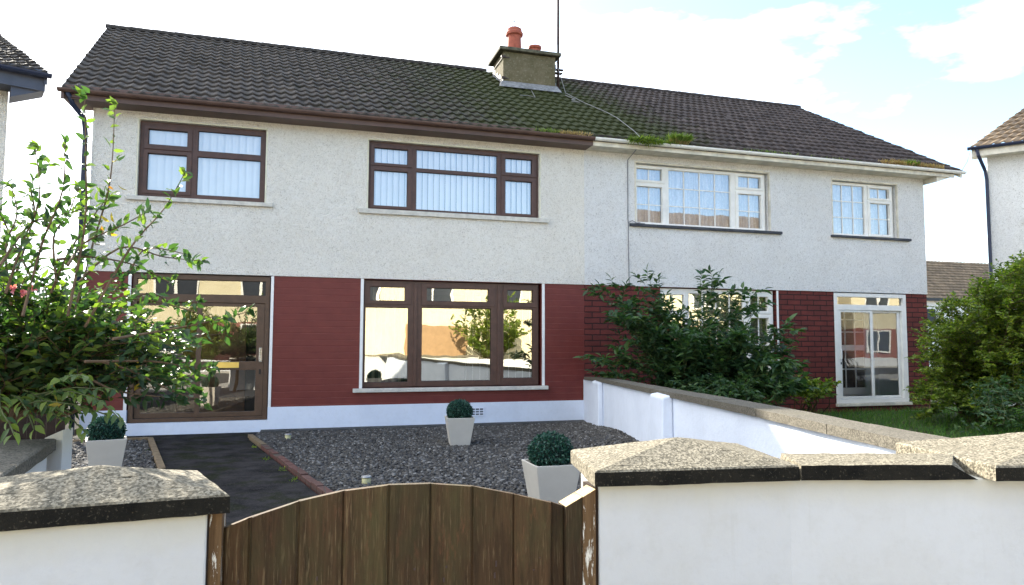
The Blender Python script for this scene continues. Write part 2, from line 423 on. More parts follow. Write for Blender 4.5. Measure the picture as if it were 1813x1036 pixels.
def stone_mat():
    n = NT('gravel_stones', .9, .12); r = n.attr('rnd')
    rp_ = n.N('ShaderNodeValToRGB'); e = rp_.color_ramp; n.L(r, rp_.inputs[0])
    e.elements[0].position = 0; e.elements[0].color = (.03, .03, .033, 1); e.elements[1].position = 1; e.elements[1].color = (.38, .37, .35, 1)
    for p, c in ((.35, (.055, .058, .063, 1)), (.6, (.095, .090, .082, 1)), (.85, (.20, .20, .205, 1))):
        q = e.elements.new(p); q.color = c
    n.color(n.mix(n.noise(80, 2), rp_.outputs[0], (.10, .09, .075))); return n.m
M['stones'] = stone_mat()
M['edge_brick'] = brick('edging_brick', (.12, .050, .042), (.085, .05, .04), (.08, .06, .05), .006, .6, False)
M['edge_wood'] = simple('weathered_edging_timber', (.17, .125, .075), .9, .3, 12, .6)
M['kerb_dark'] = simple('mossy_concrete_apron', (.052, .052, .048), .9, .35, 7, .6)
M['concrete'] = simple('pale_concrete', (.35, .33, .29), .9, .15, 4, .5)
M['soil'] = simple('soil_and_turf', (.045, .055, .02), .95, .4, 6, 1)
def leaf_mat(name, c1, c2, c3, trans=.35, rough=.45, flower=None):
    n = NT(name, rough, .4); r = n.attr('rnd')
    rp_ = n.N('ShaderNodeValToRGB'); e = rp_.color_ramp; n.L(r, rp_.inputs[0])
    e.elements[0].position = 0; e.elements[0].color = (*c1, 1); e.elements[1].position = 1; e.elements[1].color = (*c3, 1)
    q = e.elements.new(.6); q.color = (*c2, 1)
    n.L(rp_.outputs[0], n.p.inputs['Base Color'])
    tl = n.N('ShaderNodeBsdfTranslucent'); cc = n.mix(1.0, rp_.outputs[0], (1.5, 1.8, .7), 'MULTIPLY'); n.L(cc, tl.inputs[0])
    ms = n.N('ShaderNodeMixShader'); ms.inputs[0].default_value = trans
    n.L(n.p.outputs[0], ms.inputs[1]); n.L(tl.outputs[0], ms.inputs[2]); n.L(ms.outputs[0], n.t.nodes['Material Output'].inputs[0])
    return n.m
M['leaf_shrub'] = leaf_mat('shrub_leaves', (.018, .044, .020), (.044, .088, .030), (.18, .24, .045), .38)
M['leaf_elder'] = leaf_mat('elder_leaves', (.022, .055, .026), (.040, .090, .036), (.09, .15, .05), .35)
M['leaf_hedge'] = leaf_mat('hedge_leaves', (.045, .080, .012), (.115, .175, .018), (.24, .29, .03), .4)  # brighter, yellower leaf tones stand in for sunlight missing on the hedge
M['leaf_yellow'] = leaf_mat('yellowed_leaves', (.30, .24, .03), (.42, .30, .04), (.36, .14, .03), .4)
M['leaf_box'] = leaf_mat('artificial_box_leaves', (.008, .040, .030), (.016, .068, .048), (.06, .15, .10), .05, .35)
M['leaf_grass'] = leaf_mat('grass_blades', (.040, .12, .022), (.065, .16, .030), (.15, .25, .045), .4)
M['leaf_gutter'] = leaf_mat('gutter_grass', (.07, .12, .02), (.12, .18, .03), (.24, .27, .07), .35)
M['straw'] = leaf_mat('dry_grass', (.26, .16, .07), (.34, .22, .10), (.40, .30, .15), .3)
M['petal'] = leaf_mat('pink_petals', (.66, .16, .24), (.72, .22, .30), (.8, .35, .4), .3)
M['stem'] = simple('woody_stems', (.13, .085, .05), .8, .3, 20)
M['stem_green'] = simple('green_stems', (.07, .085, .03), .7, .3, 20)
M['planter'] = simple('off_white_planter', (.52, .49, .43), .6, .05, 4, .15)
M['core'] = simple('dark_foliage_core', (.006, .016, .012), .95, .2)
M['brass'] = simple('polished_brass', (.83, .60, .16), .3, .05, metal=.6)
M['chrome'] = simple('chrome_handle', (.7, .7, .7), .15, .03, metal=1)
M['lamp_glass'] = simple('yellowed_lamp_plastic', (.45, .42, .22), .3, .1)
M['vent'] = simple('vent_recess', (.10, .11, .13), .9, .1)

# ------------------------------------------------------------------ foliage helpers
def leaf_arrays(P, D, N, Ln, Wd, curl=.15):
    """vectorised folded leaves: base P, direction D, normal N"""
    n = len(P); D = D/np.linalg.norm(D, axis=1, keepdims=True)
    S = np.cross(D, N); S /= (np.linalg.norm(S, axis=1, keepdims=True)+1e-9); U = np.cross(S, D)
    L = Ln[:, None]; Wd = Wd[:, None]
    c1 = P+D*L*.32; c2 = P+D*L*.68+U*L*(-curl*.4); tip = P+D*L+U*L*(-curl)
    up = U*Wd*.18
    l1 = c1+S*Wd*.48+up; r1 = c1-S*Wd*.48+up; l2 = c2+S*Wd*.36+up; r2 = c2-S*Wd*.36+up
    V = np.stack([P, l1, c1, r1, l2, c2, r2, tip], 1).reshape(-1, 3)
    T = np.array([[0, 2, 1, 1], [0, 3, 2, 2], [1, 2, 5, 4], [2, 3, 6, 5], [4, 5, 7, 7], [5, 6, 7, 7]])
    tri = np.array([[0, 2, 1], [0, 3, 2], [1, 2, 5], [1, 5, 4], [2, 3, 6], [2, 6, 5], [4, 5, 7], [5, 6, 7]])
    F = (tri[None]+np.arange(n)[:, None, None]*8).reshape(-1, 3)
    return V, F
def leaves(name, P, D, Ln, Wd, mat, parent, up=.6, curl=.2, rnd=None):
    P = np.array(P); D = np.array(D); n = len(P)
    Nn = rng.normal(size=(n, 3)); Nn /= np.linalg.norm(Nn, axis=1, keepdims=True); Nn = Nn*(1-up)+np.array([0, 0, 1.])*up
    r = rng.random(n) if rnd is None else rnd
    V, F = leaf_arrays(P, D, Nn, np.asarray(Ln)*np.ones(n)*rng.uniform(.7, 1.15, n), np.asarray(Wd)*np.ones(n)*rng.uniform(.75, 1.1, n), curl)
    return np_mesh(name, V, F, mat, parent, np.repeat(r, 8))
def curve(a, b, sag, n=7, jit=.03):
    a = np.array(a, float); b = np.array(b, float); pts = []
    Lc = np.linalg.norm(b-a); side = rng.normal(size=3)*jit*Lc
    for i in range(n):
        t = i/(n-1); p = a*(1-t)+b*t; p = p+np.array(sag)*math.sin(math.pi*t)*Lc+side*math.sin(math.pi*t*1.0)+(rng.normal(size=3)*jit*.25*Lc if 0 < i < n-1 else 0)
        pts.append(p)
    return pts
def sample(pts, t):
    f = t*(len(pts)-1); i = min(int(f), len(pts)-2); u = f-i
    d = pts[i+1]-pts[i]; return pts[i]*(1-u)+pts[i+1]*u, d/(np.linalg.norm(d)+1e-9)

# ------------------------------------------------------------------ ground, road, paths
def gz(y): return .015*max(0.0, -y)
MBg = MB()
MBg.add([(-400, -400, -.06), (400, -400, -.06), (400, 600, -.06), (-400, 600, -.06)], [(0, 1, 2, 3)])
struct(MBg.build('ground', M['ground']), 'open ground around the houses reaching the horizon', 'ground')
MB().box(-60, 90, -22, -13.5, -.5, -.045).build('road', M['ground'])
struct(bpy.data.objects['road'], 'asphalt road in front of the gardens', 'road')
pv = MB().box(-60, 90, -13.5, -10.2, -.5, .03).build('pavement', M['concrete']); struct(pv, 'concrete pavement outside the front wall', 'pavement')
# garden slab under path (slopes gently)
def slope_sheet(poly, dz, thick=.3):
    mb = MB(); return mb.prism(poly, lambda p: (p[0], p[1], gz(p[1])+dz-thick), lambda p: (p[0], p[1], gz(p[1])+dz))
path = slope_sheet([(-3.4, 0.02), (-3.4, -.72), (-1.99, -.74), (-1.35, -3.6), (-.55, -9.0), (-.55, -10.3), (1.5, -10.3), (1.25, -9.0), (.17, -5.3), (-.69, -.86), (4.9, -.30), (4.9, .02)], 0)
struct(path.build('path', M['path']), 'dark tarmac path from the gate to the porch', 'path')
# apron strip along plinth
ap = MB().box(-.55, 4.86, -.30, -.012, -.2, .035).build('kerb_strip', M['kerb_dark']); struct(ap, 'dark mossy concrete strip along the white plinth', 'kerb strip')
# --- party wall line (plan, underside of coping)
PW = [(4.87, 0.0, .745), (4.37, -2.0, .812), (3.62, -5.0, .865), (2.985, -7.556, .915), (2.60, -9.10, .93), (2.50, -9.60, .935)]
def pwx(y):
    for a, b in zip(PW, PW[1:]):
        if b[1] <= y <= a[1]:
            t = (y-a[1])/(b[1]-a[1]); return a[0]*(1-t)+b[0]*t
    return PW[0][0] if y > 0 else PW[-1][0]
def gravel_z(x, y):
    d = pwx(y)-x; heap = max(0.0, min(1.0, 1-d/1.0)); heap = heap*heap*(3-2*heap)
    return gz(y)+.012+heap*.19*min(1, max(0, (-y-.2)/3.0))
def in_right_bed(x, y):
    if y > -.32 or y < -9.0: return False
    xl = -.60+(-.86-y)*0.1957 if y < -.7 else -.60
    return xl+.02 < x < pwx(y)-.02
def in_left_bed(x, y):
    if y > -.78 or y < -8.9: return False
    return -3.2 < x < -2.02+(-.72-y)*.219
nx, ny = 60, 90; Vg = []; Fg = []
for j in range(ny+1):
    y = -.31-j/ny*8.7
    x0 = -.60+max(0, (-.86-y))*.1957; x1 = pwx(y)+.03
    for i in range(nx+1):
        x = x0+(x1-x0)*i/nx; Vg.append((x, y, gravel_z(x, y)-.002+.008*math.sin(x*5+y*3)))
for j in range(ny):
    for i in range(nx):
        a = j*(nx+1)+i; Fg.append((a, a+nx+1, a+nx+2, a+1))
gb = np_mesh('gravel_bed', np.array(Vg), np.array(Fg), M['gravel_base']); struct(gb, 'bed beneath the grey gravel', 'ground')
lb = slope_sheet([(-3.3, -.76), (-3.3, -9.0), (-.55, -9.0), (-1.40, -3.6), (-2.02, -.76)], .012)
struct(lb.build('planting_bed', M['gravel_base']), 'gravelled bed left of the path', 'ground')
# loose stones
def stones(name, pts, label):
    n = len(pts); P = np.array(pts)
    base = np.array([[1, 0, 0], [-1, 0, 0], [0, 1, 0], [0, -1, 0], [0, 0, 1], [0, 0, -1], [.55, .55, .5], [-.55, .55, .45], [-.55, -.55, .5], [.55, -.55, .45]], float)
    tri = np.array([[0, 6, 9], [0, 2, 6], [2, 7, 6], [2, 1, 7], [1, 8, 7], [1, 3, 8], [3, 9, 8], [3, 0, 9], [6, 7, 4], [7, 8, 4], [8, 9, 4], [9, 6, 4]])
    sc = rng.uniform(.010, .024, (n, 1, 1))*np.stack([rng.uniform(.8, 1.5, n), rng.uniform(.6, 1.1, n), rng.uniform(.5, .9, n)], 1)[:, None, :]
    V = base[None]*sc*(1+rng.normal(size=(n, 10, 1))*.12)
    a = rng.uniform(0, 6.28, n); t = rng.normal(size=n)*.4
    c, s_ = np.cos(a)[:, None], np.sin(a)[:, None]; ct, st = np.cos(t)[:, None], np.sin(t)[:, None]
    x, y, z = V[..., 0], V[..., 1], V[..., 2]; y, z = y*ct-z*st, y*st+z*ct; x, y = x*c-y*s_, x*s_+y*c
    V = np.stack([x, y, z], -1)+P[:, None, :]
    F = (tri[None]+np.arange(n)[:, None, None]*10).reshape(-1, 3)
    o = np_mesh(name, V.reshape(-1, 3), F, M['stones'], None, np.repeat(rng.random(n)**1.3, 10))
    return tag(o, label, 'gravel', kind='stuff')
pts = []
while len(pts) < 30000:
    y = -.32-random.random()*7.2; x = random.uniform(-.6, 4.9)
    if in_right_bed(x, y): pts.append((x, y, gravel_z(x, y)+random.uniform(-.002, .012)))
stones('gravel', pts, 'grey gravel covering the bed between path and white party wall')
pts = []
while len(pts) < 6000:
    y = -.8-random.random()*5; x = random.uniform(-3.1, -.8)
    if in_left_bed(x, y): pts.append((x, y, gz(y)+.014+random.uniform(-.002, .012)))
stones('gravel', pts, 'grey gravel covering the small bed left of the path')
# bed edgings
def strip(a, b, w, h, mb):
    a = np.array(a); b = np.array(b); d = (b-a)/np.linalg.norm(b-a); s = np.array([-d[1], d[0]])*w/2
    q = [a-s, a+s, b+s, b-s]; 
    if (q[1][0]-q[0][0])*(q[2][1]-q[0][1])-(q[1][1]-q[0][1])*(q[2][0]-q[0][0]) < 0: q = q[::-1]
    return mb.hexa([(p[0], p[1], gz(p[1])-.05) for p in q], [(p[0], p[1], gz(p[1])+h) for p in q])
e1 = thing('brick_edging', 'low timber and red brick edging between the path and the large gravel bed', 'edging', (-.66, -.9, 0))
strip((-.66, -.74), (-.42, -1.95), .07, .045, MB()).build('timber_edge', M['edge_wood'], e1, bevel=.004)
y = -1.97
while y > -9.0:
    x0 = -.66+(-.74-y)*.1983; y2 = y-.215
    strip((x0, y), (-.66+(-.74-y2)*.1983, y2), .075, .035+random.uniform(-.006, .008), MB()).build('brick', M['edge_brick'], e1, bevel=.004)
    y -= .226
e2 = MB(); strip((-1.98, -.74), (-1.33, -3.7), .07, .05, e2); strip((-3.2, -.74), (-2.0, -.74), .07, .05, e2)
tag(e2.build('timber_edging', M['edge_wood'], bevel=.004), 'weathered timber edging round the small bed left of the path', 'edging')
# right lawn
lawn = MB(); lw = [(4.95, -.02), (4.45, -2.0), (3.70, -5.0), (3.05, -7.6), (2.75, -9.3), (9, -9.6), (24, -7), (30, 10), (13.2, 10), (13.2, -.02)]
lawn.prism(lw, lambda p: (p[0], p[1], gz(p[1])-.3), lambda p: (p[0], p[1], gz(p[1])+.01))
struct(lawn.build('lawn', M['soil']), 'ground of the overgrown right hand garden', 'lawn')
yd = MB().box(-30, -3.35, -9.5, 12, -.3, .02).build('side_yard', M['path']); struct(yd, 'tarmac beside the left hand house', 'yard')

# ------------------------------------------------------------------ windows
def fr(x0, x1, z0, z1, f):   # fractional rect (left, right, top, bottom) -> metres
    return (x0+(x1-x0)*f[0], x0+(x1-x0)*f[1], z1-(z1-z0)*f[3], z1-(z1-z0)*f[2])
def window(parent, name, x0, x1, z0, z1, yf, glasses, fm, gm, depth=.06, sash=(), bars=(), label=None):
    holes = [fr(x0, x1, z0, z1, g) for g in glasses]
    w = panel(x0, x1, z0, z1, yf, yf+depth, holes).build(name, fm, parent, bevel=.006)
    if label: w['label'] = label
    g = MB()
    for h in holes: g.quad((h[0]-.004, yf+depth*.55, h[2]-.004), (h[1]+.004, yf+depth*.55, h[2]-.004), (h[1]+.004, yf+depth*.55, h[3]+.004), (h[0]-.004, yf+depth*.55, h[3]+.004))
    g.build('pane', gm, w)
    for s in sash:
        r = fr(x0, x1, z0, z1, s[0]); h = fr(x0, x1, z0, z1, s[1])
        panel(r[0], r[1], r[2], r[3], yf-.016, yf-.001, [h]).build('casement', fm, w, bevel=.005)
    g = MB(); n = 0
    for h in holes:
        r = .012; e = .006
        panel(h[0], h[1], h[2], h[3], yf+depth*.40, yf+depth*.54, [(h[0]+e, h[1]-e, h[2]+e, h[3]-e)], g)
    g.build('gasket', M['rubber'] if fm is not M['white_pvc'] and fm is not M['white_dirty'] else fm, w)
    if bars:
        g = MB()
        for gi, nv, nh in bars:
            h = holes[gi]
            for k in range(1, nv+1):
                xx = h[0]+(h[1]-h[0])*k/(nv+1); g.box(xx-.009, xx+.009, yf+depth*.36, yf+depth*.53, h[2], h[3])
            for k in range(1, nh+1):
                zz = h[2]+(h[3]-h[2])*k/(nh+1); g.box(h[0], h[1], yf+depth*.37, yf+depth*.52, zz-.009, zz+.009)
        g.build('glazing_bars', M['white_pvc'], w)
    return w
def blinds(w, x0, x1, z0, z1, y, mat, step=.088, ang=.35, width=.089, skip=None, rail=True):
    mb = MB(); x = x0+step/2; ca, sa = math.cos(ang), math.sin(ang)
    while x < x1-step*.3:
        if not (skip and skip(x)):
            a = ang+random.uniform(-.06, .06); ca, sa = math.cos(a)*width/2, math.sin(a)*width/2
            t = .0012
            n = 3; vs = []
            for k in range(n+1):
                u = -1+2*k/n; cv = .006*(1-u*u); px = x+u*ca-cv*math.sin(a); py = y+u*sa-cv*math.cos(a)
                vs += [(px, py, z0+random.uniform(0, .004)), (px, py, z1)]
            mb.add(vs, [(2*k, 2*k+2, 2*k+3, 2*k+1) for k in range(n)])
        x += step
    mb.build('blind_slats', mat, w)
    if rail: MB().box(x0, x1, y-.03, y+.03, z1, z1+.04).build('blind_rail', M['white_pvc'], w)
def room(parent, x0, x1, z0, z1, y1, mat, y0=.24):
    """five inner faces of a dim room behind an opening"""
    mb = MB()
    mb.quad((x0, y1, z0), (x1, y1, z0), (x1, y1, z1), (x0, y1, z1))
    mb.quad((x0, y0, z0), (x0, y1, z0), (x0, y1, z1), (x0, y0, z1)); mb.quad((x1, y1, z0), (x1, y0, z0), (x1, y0, z1), (x1, y1, z1))
    mb.quad((x0, y0, z0), (x1, y0, z0), (x1, y1, z0), (x0, y1, z0)); mb.quad((x0, y1, z1), (x1, y1, z1), (x1, y0, z1), (x0, y0, z1))
    return mb.build('room_interior', mat, parent)
def sill(parent, x0, x1, z0, z1, mat, proj=.07):
    MB().box(x0, x1, -proj, .10, z0, z1).build('sill', mat, parent, bevel=.006)

RY, RZ, EY, EZ = 4.5, 8.0, -.42, 5.045       # ridge and eave of the main roof
def roof_surface(name, xl0, xl1, xr0, xr1, mat, parent, ey=EY, ez=EZ, ry=RY, rz=RZ, courses=17, pitch_x=.172, T=None, mossc=None, sub=6, phase=0, step=.020, roll=.030, rows=4):
    """tiled slope: xl0/xr0 at the eave, xl1/xr1 at the ridge; T maps local to world"""
    nxs = int(abs(xr0-xl0)/pitch_x*sub); V = []; F = []; R_ = []; MO = []
    sl = np.array([0, ry-ey, rz-ez]); Ls = np.linalg.norm(sl); sl = sl/Ls; nrm = np.array([0, -sl[2], sl[1]])
    rt = .15+.7*rng.random((courses, nxs//sub+3)); wob = rng.normal(size=(courses, nxs//sub+3))*.006
    for c in range(courses):
        off = 0
        for k in range(rows):
            t = (c+k/(rows-1))/courses
            h0 = step*(1-k/(rows-1)) if True else 0
            for i in range(nxs+1):
                u = i/nxs; x = (xl0*(1-u)+xr0*u)*(1-t)+(xl1*(1-u)+xr1*u)*t
                xe = xl0*(1-u)+xr0*u
                ph = ((xe/pitch_x)+phase) % 1.0
                prof = math.cos((ph-.5)*2*math.pi)*.5+.5
                ti = int(i/sub)
                h = h0+roll*prof**1.6+wob[c, ti]*(1-k/(rows-1))
                p = np.array([x, ey, ez])+sl*(t*Ls-(.02 if k == 0 else 0))+nrm*h
                V.append(p); R_.append(rt[c, ti])
                MO.append(mossc(p, t) if mossc else 0)
    for c in range(courses):
        b = c*rows*(nxs+1)
        for k in range(rows-1):
            for i in range(nxs):
                a = b+k*(nxs+1)+i; F.append((a, a+1, a+nxs+2, a+nxs+1))
        if c > 0:          # riser to the course below
            pb = ((c-1)*rows+rows-1)*(nxs+1)
            for i in range(nxs): F.append((pb+i, pb+i+1, b+i+1, b+i))
    # front drip edge of first course
    n0 = len(V)
    for i in range(nxs+1): p = V[i]-nrm*.03; V.append(p); R_.append(R_[i]); MO.append(0)
    for i in range(nxs): F.append((n0+i, n0+i+1, i+1, i))
    V = np.array(V)
    if T is not None: V = V@np.array(T[0]).T+np.array(T[1])
    o = np_mesh(name, V, np.array(F), mat, parent, np.array(R_))
    a = o.data.attributes.new('moss', 'FLOAT', 'POINT'); a.data.foreach_set('value', np.array(MO, dtype=np.float32))
    return o
def moss_main(p, t):
    # thick moss below and around the chimney, thinning to both sides, a little everywhere low down
    x = p[0]; a = math.exp(-((x-4.9+1.0*(1-t)*-.6)/2.1)**2)*1.05
    return min(1.1, a*(1.05-.35*t)+.30*math.exp(-((x-2.5)/2.5)**2)+.12)

# ================================================================== LEFT HOUSE
XL, XP, XR = -3.06, 4.90, 12.74
LH = thing('house', 'left hand semi detached house, cream pebbledash with brown window frames and smooth dark red brick', 'house', (XL, 0, 0))
w1 = (-2.43, -.59, 3.61, 4.80); w2 = (1.03, 4.04, 3.61, 4.78); lw_ = (.99, 4.09, .65, 2.44); dl = (-2.44, -.47, .18, 2.44)
panel(XL, XP, 2.45, 4.98, -.015, .20, [w1, w2]).build('wall', M['dash_cream'], LH)
panel(XL, XP, .38, 2.45, .004, .20, [(dl[0]-.01, dl[1]+.01, .38, 2.45), lw_]).build('brick_panel', M['brick_left'], LH)
panel(XL, XP, -.1, .38, -.014, .20, [(dl[0]-.01, dl[1]+.01, .18, .38)]).build('plinth', M['plinth'], LH)
# smooth plaster margins round the openings
def margin(parent, r, mat, w=.035, y=-.019, sides='LRT'):
    mb = MB()
    if 'L' in sides: mb.box(r[0]-w, r[0]+.001, y, .02, r[2], r[3]+w)
    if 'R' in sides: mb.box(r[1]-.001, r[1]+w, y, .02, r[2], r[3]+w)
    if 'T' in sides: mb.box(r[0]+.002, r[1]-.002, y, .02, r[3]-.001, r[3]+w)
    mb.build('window_surround', mat, parent)
M['cream_band'] = simple('smooth_cream_plaster', (.66, .64, .50), .8, .08)
margin(LH, w1, M['cream_band'], .022); margin(LH, w2, M['cream_band'], .022)
for q in ((.94, .988), (4.092, 4.14)): MB().box(q[0], q[1], -.012, .10, .65, 2.445).build('window_surround', M['surround'], LH)
MB().box(dl[0]-.055, dl[0]-.012, -.010, .12, .18, 2.445).build('door_surround', M['surround'], LH); MB().box(dl[1]+.012, dl[1]+.055, -.010, .12, .381, 2.445).build('door_surround', M['surround'], LH)
# side, back walls
sw = MB(); sw.box(XL, XL+.2, .202, 9.0, -.1, 4.98); sw.box(XL, XP, 9.0, 9.2, -.1, 4.98)
sw.add([(XL, .2, 4.98), (XL, 9, 4.98), (XL-.0, 4.5, 7.75), (XL+.2, .2, 4.98), (XL+.2, 9, 4.98), (XL+.2, 4.5, 7.75)], [(0, 2, 1), (3, 4, 5), (0, 3, 5, 2), (1, 2, 5, 4)])
sw.build('side_wall', M['dash_cream'], LH)
W1 = window(LH, 'window', *w1, .06, [(.065, .365, .10, .30), (.065, .365, .42, .90), (.45, .955, .075, .34), (.45, .955, .42, .93)], M['brown'], M['glass'],
       sash=[((.03, .405, .045, .365), (.065, .365, .10, .30)), ((.03, .405, .37, .95), (.065, .365, .42, .90))])
W2 = window(LH, 'window', *w2, .06, [(.034, .22, .09, .31), (.034, .22, .42, .93), (.27, .745, .07, .345), (.27, .745, .40, .955), (.795, .96, .09, .31), (.795, .96, .435, .935)], M['brown'], M['glass'],
       sash=[((.012, .245, .04, .35), (.034, .22, .09, .31)), ((.012, .245, .36, .97), (.034, .22, .42, .93)), ((.77, .985, .04, .36), (.795, .96, .09, .31)), ((.77, .985, .37, .975), (.795, .96, .435, .935))])
blinds(W1, w1[0]+.03, w1[1]-.03, 3.63, 4.76, .155, M['blind'], ang=.42, step=.108, width=.118)
blinds(W2, w2[0]+.03, w2[1]-.03, 3.63, 4.74, .155, M['blind'], ang=.50, step=.100, width=.112)
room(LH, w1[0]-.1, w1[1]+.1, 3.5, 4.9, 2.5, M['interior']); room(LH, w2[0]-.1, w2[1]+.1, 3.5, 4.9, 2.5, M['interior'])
sill(LH, -2.56, -.46, 3.545, 3.608, M['sill']); sill(LH, .88, 4.20, 3.53, 3.608, M['sill'])
lwf = (.992, 4.05, .66, 2.43)
W3 = window(LH, 'window', *lwf, .065, [(.035, .225, .06, .19), (.012, .245, .255, .955), (.345, .70, .06, .185), (.32, .715, .25, .95), (.81, .965, .06, .185), (.79, .965, .25, .93)], M['brown'], M['glass_low'],
       sash=[((.005, .26, .02, .225), (.035, .225, .06, .19)), ((.315, .735, .015, .23), (.345, .70, .06, .185)), ((.785, .99, .015, .23), (.81, .965, .06, .185))], depth=.07)
for f in (.283, .76): xx = lwf[0]+(lwf[1]-lwf[0])*f; MB().box(xx-.03, xx+.03, .048, .064, .67, 2.42).build('mullion', M['brown'], W3, bevel=.006)
blinds(W3, 1.02, 2.0, .70, 2.36, .22, M['blind_yellow'], ang=.9, step=.11); blinds(W3, 2.7, 4.0, .70, 2.36, .22, M['blind'], ang=1.35, step=.13, rail=False)
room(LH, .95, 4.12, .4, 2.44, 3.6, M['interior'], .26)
sill(LH, .84, 4.19, .585, .648, M['sill'])
# sliding porch door
DX0, DX1, DZ0, DZ1 = dl[0]+.0, dl[1]-.0, .185, 2.435
DR_ = thing  # (kept for symmetry)
D = window(LH, 'porch_frame', DX0, DX1, DZ0, DZ1, .03, [(.03, .965, .035, .135), (.035, .965, .19, .975)], M['brown_door'], M['glass_door'], depth=.09)
for ch in list(D.children):
    if ch.name.startswith('pane'): bpy.data.objects.remove(ch)
h0 = fr(DX0, DX1, DZ0, DZ1, (.03, .965, .035, .135))
MB().quad((h0[0], .07, h0[2]), (h0[1], .07, h0[2]), (h0[1], .07, h0[3]), (h0[0], .07, h0[3])).build('pane', M['glass_door'], D)
def slider(parent, r, holes, y, mat, gm):
    d = panel(*r, y, y+.035, holes).build('sliding_door', mat, parent, bevel=.004)
    g = MB()
    for h in holes: g.quad((h[0], y+.018, h[2]), (h[1], y+.018, h[2]), (h[1], y+.018, h[3]), (h[0], y+.018, h[3]))
    g.build('pane', gm, d); return d
F_ = lambda *a: fr(DX0, DX1, DZ0, DZ1, a)
slider(LH, F_(.036, .50, .192, .973), [F_(.075, .462, .215, .595), F_(.075, .462, .655, .94)], .088-.005, M['brown_door'], M['glass_door'])
d2 = slider(LH, F_(.462, .964, .192, .973), [F_(.498, .905, .215, .595), F_(.498, .905, .655, .94)], .040, M['brown_door'], M['glass_door'])
lp = F_(.61, .78, .602, .635); MB().box(lp[0], lp[1], .030, .0398, lp[2]-.01, lp[3]+.005).build('letter_plate', M['brass'], d2, bevel=.003)
hd = F_(.928, .945, .50, .60)
mb = MB(); mb.box(hd[0], hd[1]+.01, .028, .0398, hd[2], hd[3]); mb.box(hd[0]+.005, hd[1], .005, .017, hd[2]+.02, hd[3]-.02); mb.box(hd[0]+.007, hd[1]-.002, .017, .028, hd[2]+.02, hd[2]+.04); mb.box(hd[0]+.007, hd[1]-.002, .017, .028, hd[3]-.04, hd[3]-.02)
mb.build('handle', M['chrome'], d2, bevel=.002)
kh = F_(.93, .945, .65, .685); MB().box(kh[0], kh[1], .034, .0398, kh[2], kh[3]).build('lock', M['rubber'], d2, bevel=.002)
# porch interior with panelled inner door
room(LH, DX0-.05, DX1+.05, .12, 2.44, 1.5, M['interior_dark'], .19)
idr = panel(-2.0, -.9, .16, 2.2, 1.42, 1.47, [(-1.86, -1.52, .45, 1.0), (-1.38, -1.04, .45, 1.0), (-1.86, -1.52, 1.15, 2.0), (-1.38, -1.04, 1.15, 2.0)]).build('inner_door', M['interior_wood'], LH, bevel=.01)
MB().box(-2.0, -.9, 1.455, 1.46, .16, 2.2).build('door_panels', M['interior_wood'], idr)
MB().box(-2.4, -.5, .20, .24, .205, .225).build('track', M['brass'], LH)
# airbrick
mb = MB()
mb = panel(2.80, 3.04, .15, .30, -.028, -.0145, [(2.82+.072*i, 2.88+.072*i, .17+.042*j, .197+.042*j) for i in range(3) for j in range(3)])
vb = mb.build('air_vent', M['plinth'], LH); MB().box(2.81, 3.03, -.0165, -.0145, .16, .29).build('vent_recess', M['vent'], vb)
# roof, fascia, gutter
rl = thing('x', 'x', 'x', (0, 0, 0)); bpy.data.objects.remove(rl)
roof = roof_surface('roof', -3.36, -4.02, 4.93, 4.93, M['tiles'], LH, mossc=moss_main)
def ridge(x0, x1, mat, parent, y=RY, z=RZ):
    mb = MB(); x = x0
    while x < x1-.05:
        x2 = min(x+.44, x1); vs = []; n = 8
        for k in range(n+1):
            t = math.pi*(k/n)*1.1-.05*math.pi
            for xx, r in ((x, .125), (x2, .115)): vs.append((xx, y+math.cos(t)*r, z-.02+math.sin(t)*r*.75))
        mb.add(vs, [(2*k, 2*k+1, 2*k+3, 2*k+2) for k in range(n)]+[(0, *[2*k for k in range(n, 0, -1)])]); x += .44
    return mb.build('ridge_tiles', mat, parent)
ridge(-4.05, 4.2, M['tiles'], roof)
MB().add([(-3.4, 9.42, 5.05), (4.93, 9.42, 5.05), (4.93, 4.5, 7.98), (-4.02, 4.5, 7.98)], [(0, 1, 2, 3)]).build('rear_slope', M['tiles'], roof)
# verge
mb = MB()
for (ya, za, yb, zb, xa, xb) in ((EY, EZ, RY, RZ, -3.36, -4.02),):
    mb.hexa([(xa-.02, ya, za-.16), (xa+.02, ya, za-.16), (xb+.02, yb, zb-.16), (xb-.02, yb, zb-.16)], [(xa-.02, ya, za+.01), (xa+.02, ya, za+.01), (xb+.02, yb, zb+.01), (xb-.02, yb, zb+.01)])
mb.build('barge_board', M['fascia_brown'], LH)
MB().add([(-3.38, -.40, 4.93), (XL, -.40, 4.93), (XL, .2, 4.93), (-3.38, .2, 4.93), (-3.38, -.40, 4.935)], [(0, 1, 2, 3)]).build('box_end', M['fascia_brown'], LH)
MB().box(-3.36, 4.925, -.375, -.345, 4.912, 5.04).build('fascia', M['fascia_brown'], LH)
MB().box(-3.36, 4.925, -.344, -.0155, 4.918, 4.936).build('soffit', M['fascia_brown'], LH)
